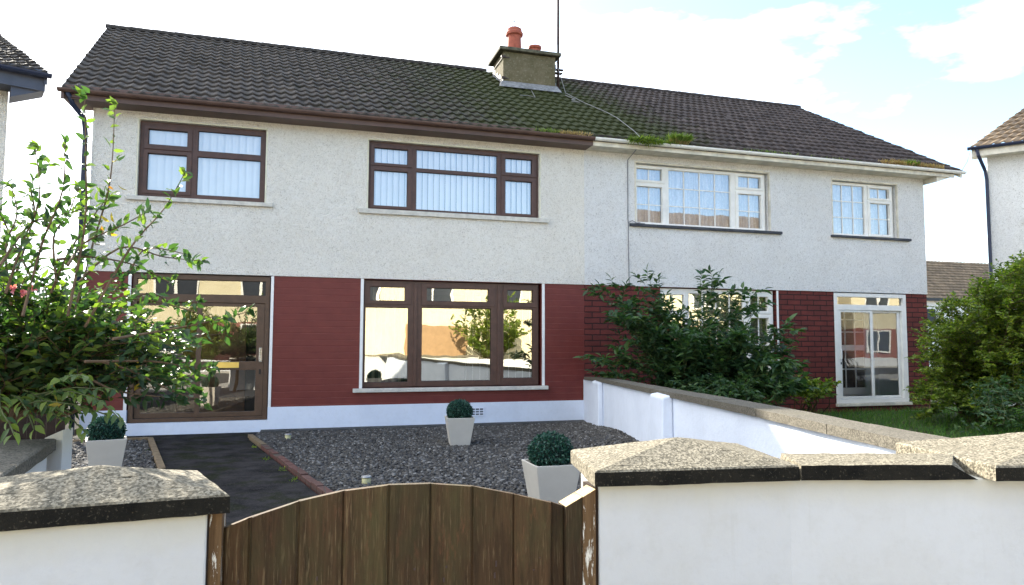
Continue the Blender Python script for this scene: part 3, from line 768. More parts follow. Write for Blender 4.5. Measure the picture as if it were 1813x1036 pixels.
def gutter(name, x0, x1, mat, parent, brackets, y=-.43, z=5.04, r=.052):
    mb = MB(); n = 8; prof = []
    for k in range(n+1):
        t = math.pi+math.pi*k/n; prof.append((y+math.cos(t)*r, z+math.sin(t)*r))
    prof += [(y+r*.86, z+.0), *[(y+math.cos(math.pi+math.pi*k/n)*r*.86, z+math.sin(math.pi+math.pi*k/n)*r*.86) for k in range(n, -1, -1)]]
    mb.prism(prof, lambda p: (x0, p[0], p[1]), lambda p: (x1, p[0], p[1]))
    g = mb.build(name, mat, parent)
    for bx in brackets:
        bp = [(y+math.cos(math.pi+math.pi*k/10)*(r+.007), z+.002+math.sin(math.pi+math.pi*k/10)*(r+.007)) for k in range(11)]
        MB().prism(bp, lambda p: (bx-.025, p[0], p[1]), lambda p: (bx+.025, p[0], p[1])).build('gutter_bracket', mat, g)
    return g
MB().box(-3.34, 4.92, -.40, -.376, 4.99, 5.11).build('eave_filler', M['fascia_brown'], LH)
gutter('gutter', -3.42, 4.93, M['fascia_brown'], LH, [-.6, 1.2, 3.0, 4.86])
mb = MB(); mb.tube([(-3.30, -.40, 5.0), (-3.26, -.30, 4.86), (-3.16, -.09, 4.72), (-3.14, -.06, 4.5), (-3.14, -.06, .05)], .036, 10); mb.build('downpipe', M['black_blue'], LH, smooth=True)

# ---- chimney (part of the left house's roof line)
ch = MB().box(4.22, 5.46, 3.0, 3.86, 6.55, 7.92).build('chimney', M['chimney'], LH, bevel=.02)
MB().box(4.11, 5.57, 2.90, 3.97, 7.921, 8.0).build('chimney_cap', M['chim_cap'], ch, bevel=.015)
pot = MB(); c0 = (4.60, 3.42, 8.0)
pot.lathe(c0, [(.20, 0), (.17, .05), (.155, .44), (.16, .47), (.20, .49), (.205, .54), (.18, .58), (.17, .64), (.13, .64), (.12, .3)], 24).build('chimney_pot', M['terracotta'], ch, smooth=False)
mb = MB()
for k in range(7):
    t = k*2*math.pi/7; mb.tube([(c0[0]+.13*math.cos(t), c0[1]+.13*math.sin(t), 8.62), (c0[0]+.10*math.cos(t), c0[1]+.10*math.sin(t), 8.73), (c0[0]+.01*math.cos(t), c0[1]+.01*math.sin(t), 8.86)], .006, 5)
mb.tube([(c0[0]+.12*math.cos(t), c0[1]+.12*math.sin(t), 8.67) for t in np.linspace(0, 6.28, 14)], .005, 4); mb.build('wire_cowl', M['steel'], ch)
MB().lathe((5.10, 3.42, 8.0), [(.14, 0), (.125, .22), (.155, .24), (.155, .29), (.12, .295), (.10, .1)], 20).build('chimney_pot', M['terracotta'], ch)
def roofz(y): return EZ+(y-EY)*(RZ-EZ)/(RY-EY)
mb = MB(); z0_ = roofz(2.86)
mb.hexa([(4.12, 2.80, z0_+.02), (5.54, 2.80, z0_+.02), (5.54, 2.998, z0_+.10), (4.12, 2.998, z0_+.10)], [(4.13, 2.82, z0_+.05), (5.53, 2.82, z0_+.05), (5.50, 2.99, z0_+.22), (4.16, 2.99, z0_+.22)])
for xs_, sg in ((4.22, -1), (5.46, 1)):
    for k in range(4):
        y0 = 3.0+.22*k; zz = roofz(y0); q = sorted((xs_+sg*.001, xs_+sg*.012)); mb.box(q[0], q[1], y0, y0+.23, zz, zz+.22+.02*(k % 2))
mb.build('lead_flashing', M['lead'], ch)
for zz, dx in ((7.30, 0), (7.78, .02)):
    mb = MB(); mb.tube([(4.205, 2.99, zz), (4.20, 3.3, zz-.01), (4.205, 3.86, zz)], .008, 5); mb.box(4.16, 4.26, 2.955, 2.999, zz-.02, zz+.02); mb.box(4.24, 4.34+dx, 2.985, 2.999, zz-.015, zz+.005)
    mb.build('aerial_bracket', M['rust'], ch)

# ================================================================== RIGHT HOUSE
RH = thing('house', 'right hand semi detached house, white pebbledash with white window frames and rougher worn red brick', 'house', (XP, 0, 0))
w3 = (5.94, 8.85, 3.61, 4.77); w4 = (10.37, 12.02, 3.61, 4.75); rw = (6.43, 8.98, .76, 2.44); dr = (10.35, 12.18, .20, 2.43)
panel(XP, XR, 2.45, 4.98, -.018, .20, [w3, w4]).build('wall', M['dash_white'], RH)
panel(XP, XR, .02, 2.45, .006, .20, [rw, (dr[0], dr[1], .2, 2.45)]).build('brick_panel', M['brick_right'], RH)
margin(RH, w3, M['white_dirty'], .03, -.022); margin(RH, w4, M['white_dirty'], .025, -.022)
sw = MB(); sw.box(XR-.2, XR, .202, 9.0, -.1, 4.98); sw.box(XP, XR, 9.0, 9.2, -.1, 4.98)
sw.add([(XR-.2, .2, 4.98), (XR-.2, 9, 4.98), (XR-.2, 4.5, 7.8), (XR, .2, 4.98), (XR, 9, 4.98), (XR, 4.5, 7.8)], [(0, 1, 2), (3, 5, 4), (0, 2, 5, 3), (1, 4, 5, 2)])
sw.build('side_wall', M['dash_white'], RH)
wq = (w3[0], w3[1]-.03, w3[2], w3[3]-.01)
V3 = window(RH, 'window', *wq, .07, [(.02, .205, .06, .25), (.02, .205, .36, .95), (.255, .725, .05, .955), (.785, .965, .06, .25), (.785, .965, .365, .95)], M['white_pvc'], M['glass'],
       sash=[((.006, .228, .025, .29), (.02, .205, .06, .25)), ((.006, .228, .32, .985), (.02, .205, .36, .95)), ((.762, .99, .025, .29), (.785, .965, .06, .25)), ((.762, .99, .325, .985), (.785, .965, .365, .95))],
       bars=[(0, 1, 0), (1, 1, 1), (2, 3, 2), (3, 1, 0), (4, 1, 1)])
wq = (w4[0], w4[1]-.03, w4[2], w4[3]-.01)
V4 = window(RH, 'window', *wq, .07, [(.03, .545, .05, .95), (.63, .94, .07, .25), (.63, .94, .35, .93)], M['white_pvc'], M['glass'],
       sash=[((.595, .975, .03, .29), (.63, .94, .07, .25)), ((.595, .975, .31, .97), (.63, .94, .35, .93))], bars=[(0, 2, 2), (1, 1, 0), (2, 1, 1)])
V5 = window(RH, 'window', rw[0], rw[1]-.04, rw[2], rw[3]-.01, .06, [(.03, .21, .07, .25), (.03, .21, .33, .95), (.255, .73, .05, .955), (.79, .955, .07, .24), (.79, .955, .32, .95)], M['white_pvc'], M['glass_low'],
       sash=[((.01, .235, .03, .28), (.03, .21, .07, .25)), ((.765, .985, .03, .27), (.79, .955, .07, .24)), ((.765, .985, .29, .98), (.79, .955, .32, .95))], bars=[(0, 1, 0), (1, 1, 1), (2, 3, 2), (3, 1, 0), (4, 1, 1)])
MB().box(8.982, 9.02, -.01, .10, .76, 2.44).build('window_surround', M['surround'], RH)
def curtain(parent, x0, x1, z0, z1, y, mat):
    n = int((x1-x0)/.015); vs = []; ph = random.random()*6
    for i in range(n+1):
        x = x0+(x1-x0)*i/n; yy = y+.022*math.sin(x*34+ph+math.sin(x*7)*1.6)
        vs += [(x, yy, z0), (x, yy, z1)]
    MB().add(vs, [(2*i, 2*i+2, 2*i+3, 2*i+1) for i in range(n)]).build('net_curtain', mat, parent, smooth=True)
curtain(V3, 5.98, 8.78, 3.63, 4.74, .20, M['net']); curtain(V4, 10.4, 11.96, 3.63, 4.72, .20, M['net']); curtain(V5, 6.5, 8.9, .8, 2.4, .22, M['net'])
room(RH, 5.85, 8.95, 3.5, 4.9, 2.5, M['interior']); room(RH, 10.3, 12.1, 3.5, 4.9, 2.5, M['interior']); room(RH, 6.35, 9.05, .6, 2.44, 2.5, M['interior'])
sill(RH, 5.80, 9.10, 3.555, 3.608, M['sill_dark'], .08); sill(RH, 10.30, 12.31, 3.56, 3.608, M['sill_dark'], .08); sill(RH, 6.35, 9.05, .70, .758, M['sill_dark'])
X0, X1, Z0, Z1 = dr[0], dr[1], .20, 2.43
G_ = lambda *a: fr(X0, X1, Z0, Z1, a)
D = panel(X0, X1, Z0, Z1, .0, .10, [G_(.045, .955, .035, .105), G_(.06, .935, .155, .965)]).build('porch_frame', M['white_pvc'], RH, bevel=.005)
h0 = G_(.045, .955, .035, .105); MB().quad((h0[0], .05, h0[2]), (h0[1], .05, h0[2]), (h0[1], .05, h0[3]), (h0[0], .05, h0[3])).build('pane', M['glass_door'], D)
s1 = slider(RH, G_(.061, .53, .157, .963), [G_(.095, .495, .175, .94)], .015, M['white_pvc'], M['glass_porch'])
s2 = slider(RH, G_(.50, .934, .157, .963), [G_(.535, .895, .175, .94)], .056, M['white_pvc'], M['glass_porch'])
hh = G_(.072, .088, .52, .60); MB().box(hh[0], hh[1], -.012, .0148, hh[2], hh[3]).build('handle', M['white_pvc'], s1, bevel=.003)
hh = G_(.073, .086, .63, .65); MB().box(hh[0], hh[1], .008, .0148, hh[2], hh[3]).build('lock', M['rubber'], s1)
MB().box(X0-.02, X1+.03, -.05, .098, .14, .198).build('door_step', M['white_dirty'], RH, bevel=.005)
room(RH, X0-.1, X1+.1, .12, 2.44, .90, M['interior_white'], .19)
idr = panel(10.95, 11.95, .3, 2.3, .80, .85, [(11.07, 11.83, .45, 1.25), (11.07, 11.83, 1.37, 2.2)]).build('inner_door', M['white_pvc'], RH, bevel=.005)
MB().quad((11.07, .83, .45), (11.83, .83, .45), (11.83, .83, 2.2), (11.07, .83, 2.2)).build('door_glass', M['interior_dark'], idr)
mb = MB()
for xx in (11.32, 11.58): mb.box(xx-.012, xx+.012, .805, .825, .45, 2.2)
for zz in (.85, 1.65, 1.92): mb.box(11.07, 11.83, .806, .824, zz-.012, zz+.012)
mb.build('glazing_bars', M['white_pvc'], idr)
roof2 = roof_surface('roof', 4.932, 4.932, 13.36, 13.28, M['tiles_right'], RH, mossc=lambda p, t: moss_main(p, t)-.05, phase=.5)
ridge(5.5, 13.28, M['tiles_right'], roof2)
MB().add([(4.93, 9.42, 5.05), (13.36, 9.42, 5.05), (13.28, 4.5, 7.98), (4.93, 4.5, 7.98)], [(0, 1, 2, 3)]).build('rear_slope', M['tiles_right'], roof2)
mb = MB(); mb.hexa([(13.32, EY, EZ-.14), (13.36, EY, EZ-.14), (13.28, RY, RZ-.14), (13.24, RY, RZ-.14)], [(13.32, EY, EZ+.01), (13.36, EY, EZ+.01), (13.28, RY, RZ+.01), (13.24, RY, RZ+.01)])
mb.hexa([(13.24, RY, RZ-.14), (13.28, RY, RZ-.14), (13.36, 9.42, 4.95), (13.32, 9.42, 4.95)], [(13.24, RY, RZ+.01), (13.28, RY, RZ+.01), (13.36, 9.42, 5.06), (13.32, 9.42, 5.06)])
mb.build('barge_board', M['white_dirty'], RH)
MB().box(4.932, 13.2, -.375, -.345, 4.912, 5.04).build('fascia', M['white_dirty'], RH)
MB().box(4.932, 12.9, -.344, -.0185, 4.918, 4.936).build('soffit', M['white_dirty'], RH)
mb = MB(); mb.prism([(12.76, 4.80), (13.22, 4.95), (13.22, 5.03), (12.76, 5.03)], lambda p: (p[0], .15, p[1]), lambda p: (p[0], -.34, p[1])); mb.build('box_end', M['white_dirty'], RH)
MB().box(4.94, 13.3, -.40, -.376, 4.99, 5.11).build('eave_filler', M['tiles_right'], RH)
gutter('gutter', 4.935, 13.42, M['white_pvc'], RH, [6.9, 8.1, 10.0, 11.6, 13.3])
# cable on the wall and over the roof
cb = MB(); cb.tube([(5.80, -.36, 4.93), (5.77, -.03, 4.80), (5.765, -.03, 3.7), (5.775, -.03, 3.6), (5.77, -.03, 3.2), (5.78, -.03, 2.47)], .009, 6)
cb.tube([(5.78, -.035, 3.63), (5.84, -.06, 3.66), (5.93, -.05, 3.62), (6.1, -.05, 3.615)], .008, 5); cb.tube([(5.76, -.03, 3.62), (5.85, -.05, 3.60), (5.99, -.08, 3.63)], .006, 5)
tag(cb.build('wall_cable', M['cable']), 'thin grey cable running down the white pebbledash left of the upper window', 'cable')
def roofpt(x, y, h=.07): return (x, y, roofz(y)+h)
cb = MB(); cb.tube([roofpt(5.5, 2.95, .6), roofpt(5.55, 2.6, .10), roofpt(5.72, 2.0), roofpt(5.95, 1.3), roofpt(6.0, .9), roofpt(5.93, .0), roofpt(5.85, -.4)], .007, 6)
cb.tube([roofpt(5.5, 2.5), roofpt(5.62, 2.2), roofpt(5.50, 2.1), roofpt(5.62, 1.95), roofpt(5.44, 1.95)], .009, 5)
cb.tube([roofpt(4.3, 2.0), roofpt(4.5, 2.05), roofpt(4.62, 1.95), roofpt(4.75, 2.6)], .007, 5)
tag(cb.build('roof_cable', M['cable_white']), 'pale loose cable lying down the mossy roof below the aerial mast', 'cable')
mast = thing('aerial_mast', 'tall rusty aerial pole rising past the right side of the chimney', 'aerial mast', (5.60, 3.2, 7.2))
MB().tube([(5.60, 3.2, 7.2), (5.60, 3.2, 9.2), (5.585, 3.2, 13)], .032, 10).build('pole', M['rust'], mast, smooth=True)
mb = MB(); mb.box(5.44, 5.72, 3.16, 3.24, 7.70, 7.73); mb.box(5.47, 5.69, 3.14, 3.26, 7.62, 7.64); mb.build('clamp', M['rust'], mast)
MB().tube([(5.46, 3.0, 7.6), (5.5, 3.1, 7.78), (5.56, 3.16, 7.9), (5.575, 3.16, 8.3)], .009, 6).build('wire', M['cable_white'], mast)
# gutter plants
def tuft(pos, n, h, spread, mat, label, hang=0.0):
    P = []; Dn = []
    for _ in range(n):
        P.append((pos[0]+max(-1.7, min(1.7, random.gauss(0, 1)))*spread, pos[1]+random.uniform(-.04, .05), pos[2])); a = random.uniform(0, 6.28)
        d = np.array([math.cos(a)*.7, math.sin(a)*.4-hang*1.2, 1.0-hang*1.6*random.random()*1.4]); Dn.append(d)
    o = leaves('gutter_plant', P, Dn, h, h*.10+.004, mat, None, up=.1, curl=.5)
    return tag(o, label, 'gutter plant', 'plants growing in the gutters')
tuft((4.05, -.43, 5.03), 160, .10, .13, M['leaf_gutter'], 'bright green grass tuft in the brown gutter, leftmost of the gutter plants')
tuft((4.55, -.44, 5.03), 260, .09, .16, M['straw'], 'dry brown weeds at the right end of the brown gutter')
tuft((5.90, -.47, 5.04), 420, .13, .18, M['leaf_hedge'], 'green weed hanging over the white gutter where the roof cable ends', .8)
tuft((6.35, -.44, 5.04), 260, .09, .17, M['leaf_hedge'], 'low green weeds between hanging weed and tallest grass clump', .5)
tuft((6.62, -.43, 5.05), 420, .22, .10, M['leaf_gutter'], 'tallest grass clump in the white gutter, left of the upper window')
tuft((6.60, -.44, 5.03), 140, .13, .10, M['straw'], 'dry straw at the foot of the tallest gutter grass clump')
tuft((8.6, -.42, 5.04), 320, .07, .35, M['leaf_gutter'], 'short grass line in the middle of the white gutter')
tuft((10.1, -.42, 5.04), 160, .06, .35, M['leaf_gutter'], 'sparse short grass in the white gutter before the small window')
tuft((11.6, -.44, 5.03), 380, .13, .22, M['straw'], 'brown dry weeds in the white gutter above the small window')
tuft((12.0, -.42, 5.04), 220, .15, .10, M['leaf_hedge'], 'leafy green weed amid dry weeds near the right gutter end')
tuft((12.45, -.44, 5.03), 380, .12, .22, M['straw'], 'brown dry weeds nearest the right end of the white gutter')
# ================================================================== BOUNDARY WALLS
def rough(o, cuts_len=.05, amp=.003, seed=0):
    import bmesh
    from mathutils import noise
    me = o.data; bm = bmesh.new(); bm.from_mesh(me)
    for _ in range(5):
        es = [e for e in bm.edges if e.calc_length() > cuts_len*2]
        if not es: break
        bmesh.ops.subdivide_edges(bm, edges=es, cuts=1, use_grid_fill=True)
    bmesh.ops.triangulate(bm, faces=[f for f in bm.faces if len(f.verts) > 4])
    bm.normal_update()
    for v in bm.verts:
        p = v.co*18+Vector((seed, 0, 0)); q = v.co*60
        v.co += v.normal*(noise.noise(p*.6)*amp*.9+noise.noise(q*1.6)*amp*.7)
    bm.to_mesh(me); bm.free(); me.update(); return o
def wall_prism(pts, zt, th, zb=-.3):
    """wall with a near face following pts (plan), thickness th measured to +normal, top heights zt"""
    mb = MB(); P = [np.array(p, float) for p in pts]; n = len(P); off = []
    for i in range(n):
        d = P[min(i+1, n-1)]-P[max(i-1, 0)]; d /= np.linalg.norm(d); off.append(P[i]+np.array([-d[1], d[0]])*th)
    z = zt if hasattr(zt, '__len__') else [zt]*n
    vs = []
    for i in range(n): vs += [(*P[i], zb), (*off[i], zb), (*off[i], z[i]), (*P[i], z[i])]
    fs = []
    for i in range(n-1):
        a, b = 4*i, 4*i+4; fs += [(a, b, b+3, a+3), (a+3, b+3, b+2, a+2), (a+2, b+2, b+1, a+1)]
    fs += [(0, 3, 2, 1), (4*n-4, 4*n-3, 4*n-2, 4*n-1)]
    return mb.add(vs, fs), off
def cap_mesh(corners, zb, zt, apex, za, parent, mat_top, mat_face, name='cap_stone', sharp=None):
    """hipped concrete capping: dark upright faces with a slightly pitched rough top"""
    f = MB(); n = len(corners); c = [np.array(p, float) for p in corners]
    cen = sum(c)/n
    inn = [p+(cen-p)*.02 for p in c]
    f.add([(*p, zb) for p in c]+[(*p, zt-.006) for p in c]+[(*p, zt) for p in inn]+[(*apex, za)],
          [tuple(range(n))[::-1]]+[(i, (i+1) % n, (i+1) % n+n, i+n) for i in range(n)]+[(i+n, (i+1) % n+n, (i+1) % n+2*n, i+2*n) for i in range(n)]+[(i+2*n, (i+1) % n+2*n, 3*n) for i in range(n)])
    o = f.build(name, mat_top, parent, bevel=0)
    o.data.materials.append(mat_face)
    return o
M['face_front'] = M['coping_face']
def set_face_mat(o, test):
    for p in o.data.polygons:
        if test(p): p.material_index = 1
FW = thing('garden_wall', 'white painted front garden wall with weathered concrete capping, right of the wooden gate', 'garden wall', (1.6, -9.75, 0))
fp = [(.935, -9.672), (1.6, -9.752), (2.235, -9.925), (3.4, -10.15), (5.5, -10.45)]
mb, off = wall_prism(fp, .948, .22)
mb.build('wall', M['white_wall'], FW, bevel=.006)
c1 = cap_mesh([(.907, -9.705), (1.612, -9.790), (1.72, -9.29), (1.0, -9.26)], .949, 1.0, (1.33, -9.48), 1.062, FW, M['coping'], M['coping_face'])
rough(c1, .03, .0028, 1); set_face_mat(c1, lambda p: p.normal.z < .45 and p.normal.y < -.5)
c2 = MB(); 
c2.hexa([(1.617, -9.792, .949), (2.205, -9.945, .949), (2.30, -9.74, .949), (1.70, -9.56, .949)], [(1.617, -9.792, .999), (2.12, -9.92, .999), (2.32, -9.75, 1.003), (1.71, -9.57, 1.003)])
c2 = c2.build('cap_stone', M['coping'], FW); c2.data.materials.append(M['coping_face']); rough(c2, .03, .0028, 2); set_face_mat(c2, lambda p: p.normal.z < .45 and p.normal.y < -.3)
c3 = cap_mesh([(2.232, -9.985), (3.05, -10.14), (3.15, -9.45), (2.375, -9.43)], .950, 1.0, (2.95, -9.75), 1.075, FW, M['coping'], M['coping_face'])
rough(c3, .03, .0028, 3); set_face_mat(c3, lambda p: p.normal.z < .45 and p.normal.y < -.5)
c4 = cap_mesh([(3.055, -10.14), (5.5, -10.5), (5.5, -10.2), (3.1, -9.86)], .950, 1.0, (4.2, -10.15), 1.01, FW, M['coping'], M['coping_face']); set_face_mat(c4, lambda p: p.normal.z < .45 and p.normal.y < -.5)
# white pillar return at gate side
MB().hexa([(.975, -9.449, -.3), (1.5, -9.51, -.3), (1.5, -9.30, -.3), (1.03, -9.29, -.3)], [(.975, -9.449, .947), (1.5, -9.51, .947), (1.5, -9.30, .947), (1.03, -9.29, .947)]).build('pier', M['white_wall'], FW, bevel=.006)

FL = thing('garden_wall', 'white painted front wall pier with pyramid concrete cap, left of the wooden gate', 'garden wall', (-.6, -9.7, 0))
mb, off = wall_prism([(-1.9, -9.86), (-.9, -9.79), (-.226, -9.733)], .948, .32)
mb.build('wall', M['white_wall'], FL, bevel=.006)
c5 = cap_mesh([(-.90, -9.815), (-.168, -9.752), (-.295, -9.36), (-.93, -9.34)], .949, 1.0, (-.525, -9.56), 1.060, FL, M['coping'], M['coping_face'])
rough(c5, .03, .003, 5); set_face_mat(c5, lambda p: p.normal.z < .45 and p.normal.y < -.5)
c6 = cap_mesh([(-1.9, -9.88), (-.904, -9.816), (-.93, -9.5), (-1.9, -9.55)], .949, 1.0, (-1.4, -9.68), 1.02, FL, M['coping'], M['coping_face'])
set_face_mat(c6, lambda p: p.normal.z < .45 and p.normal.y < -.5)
# left boundary wall
BL = thing('boundary_wall', 'left boundary wall with broad dark coping, half hidden under the flowering shrub', 'boundary wall', (-1.3, -8.6, 0))
mb = MB(); mb.hexa([(-1.45, -9.33, -.2), (-.93, -9.33, -.2), (-1.10, -8.05, -.2), (-1.75, -8.0, -.2)], [(-1.45, -9.33, .90), (-.93, -9.33, .90), (-1.10, -8.05, .90), (-1.75, -8.0, .90)])
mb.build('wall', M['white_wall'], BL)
cp = cap_mesh([(-1.5, -9.33), (-.91, -9.33), (-1.075, -8.02), (-1.8, -7.97)], .901, .955, (-1.30, -8.7), 1.0, BL, M['coping_shaded'], M['coping_face']); rough(cp, .035, .003, 7)
pp = MB(); pp.hexa([(-1.125, -8.00, .1), (-1.045, -8.03, .1), (-1.03, -7.93, .1), (-1.11, -7.91, .1)], [(-1.13, -8.00, .955), (-1.045, -8.03, .995), (-1.03, -7.93, .995), (-1.115, -7.91, .955)])
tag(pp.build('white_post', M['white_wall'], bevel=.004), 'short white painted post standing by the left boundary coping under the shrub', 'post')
SF = thing('side_fence', 'low dark timber fence between the left neighbour and the porch house, behind the shrub', 'fence', (-4.4, -.6, 0))
for i in range(22): MB().box(-5.6+.115*i, -5.6+.115*i+.108, -.62, -.60, 0, .92+random.uniform(-.01, .01)).build('board', M['post_dark'], SF)
MB().box(-5.6, -3.07, -.599, -.56, .7, .78).build('rail', M['post_dark'], SF)
# party wall
PWT = thing('party_wall', 'white painted dividing wall with grey concrete coping between the two gardens', 'party wall', (4.87, 0, 0))
pl = [np.array(p[:2]) for p in PW]
# near face runs house -> street; the body lies on the right-hand garden side
mb = MB(); vs = []
for i, p in enumerate(PW):
    d = pl[min(i+1, 5)]-pl[max(i-1, 0)]; d = d/np.linalg.norm(d); nrm = np.array([-d[1], d[0]])
    q = pl[i]+nrm*.16; vs += [(*pl[i], -.2), (*q, -.2), (*q, p[2]), (*pl[i], p[2])]
vs[0] = (pl[0][0], -.016, -.2); vs[3] = (pl[0][0], -.016, PW[0][2]); vs[1] = (vs[1][0], -.016, -.2); vs[2] = (vs[2][0], -.016, PW[0][2])
fs = []
for i in range(5):
    a, b = 4*i, 4*i+4; fs += [(b, a, a+3, b+3), (a, b, b+1, a+1), (a+3, a+2, b+2, b+3), (a+2, a+1, b+1, b+2)]
fs += [(0, 1, 2, 3), (20, 23, 22, 21)]
mb.add(vs, fs).build('wall', M['plinth'], PWT)
def pw_at(s):       # s = y coordinate
    for a, b in zip(PW, PW[1:]):
        if b[1] <= s <= a[1]:
            t = (s-a[1])/(b[1]-a[1]); return np.array(a)*(1-t)+np.array(b)*t, np.array([b[0]-a[0], b[1]-a[1]])/math.hypot(b[0]-a[0], b[1]-a[1])
    return np.array(PW[-1]), np.array([-.25, -.97])
def pw_box(y0, y1, o0, o1, z0, z1, mb, jz=0):
    (p, d), (q, e) = pw_at(y0), pw_at(y1); n1 = np.array([-d[1], d[0]]); n2 = np.array([-e[1], e[0]])
    A, B, Cc, Dd = p[:2]+n1*o0, q[:2]+n2*o0, q[:2]+n2*o1, p[:2]+n1*o1
    f = lambda X, zz: (X[0], X[1], zz)
    return mb.hexa([f(A, p[2]+z0), f(B, q[2]+z0), f(Cc, q[2]+z0), f(Dd, p[2]+z0)], [f(A, p[2]+z1+jz), f(B, q[2]+z1+jz), f(Cc, q[2]+z1+jz), f(Dd, p[2]+z1+jz)])
y = -.32; k = 0; mb = MB()
while y > -9.5:
    y2 = max(y-.93, -9.58); pw_box(y, y2+.006, -.032, .210, .002, .056, mb, random.uniform(-.002, .002)); y = y2; k += 1
    if y2 <= -9.57: break
cop = mb.build('coping', M['coping_shaded'], PWT); rough(cop, .06, .003, 9)
def pier(y0, y1, depth, zt, mb):
    (p, d), (q, e) = pw_at(y0), pw_at(y1); n1 = np.array([-d[1], d[0]])
    A, B, Cc, Dd = p[:2]-n1*depth, q[:2]-n1*depth, q[:2]-n1*.001, p[:2]-n1*.001
    return mb.hexa([(*A, -.1), (*B, -.1), (*Cc, -.1), (*Dd, -.1)], [(*A, zt), (*B, zt-.0), (*Cc, zt+.02), (*Dd, zt+.02)])
for (ya, yb, dd, zt) in ((-1.45, -2.0, .08, .80), (-5.25, -5.72, .11, .885)):
    o = pier(ya, yb, dd, zt, MB()).build('pier', M['plinth'], PWT, bevel=.02, seg=3)
# ================================================================== GATE
GT = thing('wooden_gate', 'brown weathered boarded gate with a shallow arched top', 'gate', (.35, -9.66, 0))
YG = -9.66
arch = [(370, 940), (395, 935), (447, 914), (528, 887), (610, 868), (687, 858), (750, 856), (762, 855.5), (834, 860), (909, 874), (975, 889), (999, 896.5)]
def ony(px, py, y):
    v = (px-906.5)/FPX*RR-(py-518)/FPX*UU+FF; return CAM+v*((y-CAM[1])/v[1])
AX = [ony(a, b, YG) for a, b in arch]; axx = [p[0] for p in AX]; axz = [p[2] for p in AX]
def ztop(x): return float(np.interp(x, axx, axz))
bx = [float(ony(px, 950, YG)[0]) for px in (396, 443, 527, 608, 686, 762, 834, 909, 975, 1000)]
for i in range(len(bx)-1):
    a, b = bx[i]+.0016, bx[i+1]-.0016; mb = MB(); n = 6; mid = YG-.004*(i % 2)
    if i == 8: mid = YG+.012
    top = [(a+(b-a)*k/n) for k in range(n+1)]; poly = [(a, -.02+.1)]+[(b, .08)]+[(x, ztop(x)) for x in reversed(top)]
    ch_ = .0045
    mb.prism(poly, lambda p: (min(max(p[0], a+ch_), b-ch_), mid-.009, p[1]), lambda p: (p[0], mid-.004, p[1]))
    o = mb
    fx = lambda x: a-.0015 if x <= a+1e-6 else (b+.0015 if x >= b-1e-6 else x)
    mb.prism(poly, lambda p: (fx(p[0]), mid-.0039, p[1]), lambda p: (fx(p[0]), mid+.012, p[1]))
    ob = mb.build('board', M['gate'], GT)
    at_ = ob.data.attributes.new('rnd', 'FLOAT', 'POINT'); r_ = [.8, .35, .5, .7, .3, .6, .45, .65, .1][i]; at_.data.foreach_set('value', [r_]*len(ob.data.vertices))
    ob.data.materials.append(M['lit_top_wood'])
    for p in ob.data.polygons:
        if p.normal.z > .5: p.material_index = 1
for i in range(len(bx)-1):
    for zz in (.70, .735):
        xx = bx[i]+(bx[i+1]-bx[i])*random.uniform(.3, .7); yy = YG-.004*(i % 2)-.0105
        if i < 8: MB().box(xx-.0025, xx+.0025, yy, yy+.0014, zz-.0025+random.uniform(-.02, .02), zz+.0025).build('nail_head', M['rust'], GT)
mb = MB(); mb.box(bx[0]+.01, bx[-1]-.01, YG+.014, YG+.05, .22, .32); mb.box(bx[0]+.01, bx[-1]-.01, YG+.014, YG+.05, .66, .76)
mb.build('rail', M['gate'], GT)
# gate posts
pa, pb = ony(1002, 950, YG-.01)[0], ony(1031, 950, YG-.01)[0]; pc = ony(1056, 950, YG-.01)[0]
zA, zB = ony(1001, 897, YG-.01)[2], ony(1043, 866, YG-.01)[2]
P1 = thing('gate_post', 'brown gate post with slanted top coloured as sunlit, against the right hand white pier', 'gate post', (float(pb), YG, 0))
mb = MB(); mb.hexa([(pa, YG-.012, -.1), (pb, YG-.012, -.1), (pb, YG+.06, -.1), (pa, YG+.06, -.1)], [(pa, YG-.012, zA), (pb, YG-.012, zA+.028), (pb, YG+.06, zA+.028), (pa, YG+.06, zA)])
o = mb.build('post', M['gate'], P1, bevel=.002); o.data.materials.append(M['lit_top_wood'])
for p in o.data.polygons:
    if p.normal.z > .5: p.material_index = 1
mb = MB(); mb.hexa([(pb+.001, YG-.016, -.1), (pc-.004, YG-.016, -.1), (pc-.004, YG+.06, -.1), (pb+.001, YG+.06, -.1)], [(pb+.001, YG-.016, zA+.028), (pc-.004, YG-.016, zB), (pc-.004, YG+.06, zB), (pb+.001, YG+.06, zA+.028)])
o = mb.build('batten', M['post_paint'], P1, bevel=.002); o.data.materials.append(M['lit_top_wood'])
for p in o.data.polygons:
    if p.normal.z > .5: p.material_index = 1
mb = MB(); mb.box(pc-.001, .943, YG-.004, YG+.10, -.1, .94); mb.build('packing_strip', M['post_dark'], P1)
qa, qb = ony(372, 950, YG-.01)[0], ony(395, 950, YG-.01)[0]
P0 = thing('gate_post', 'narrow brown gate post smeared with white paint, against the left hand white pier', 'gate post', (float(qa), YG, 0))
MB().box(qa, qb, YG-.050, YG+.06, -.1, .948).build('post', M['post_paint'], P0, bevel=.002)
MB().box(-.2235, qa-.001, YG-.062, YG+.09, -.1, .945).build('packing_strip', M['post_dark'], P0)

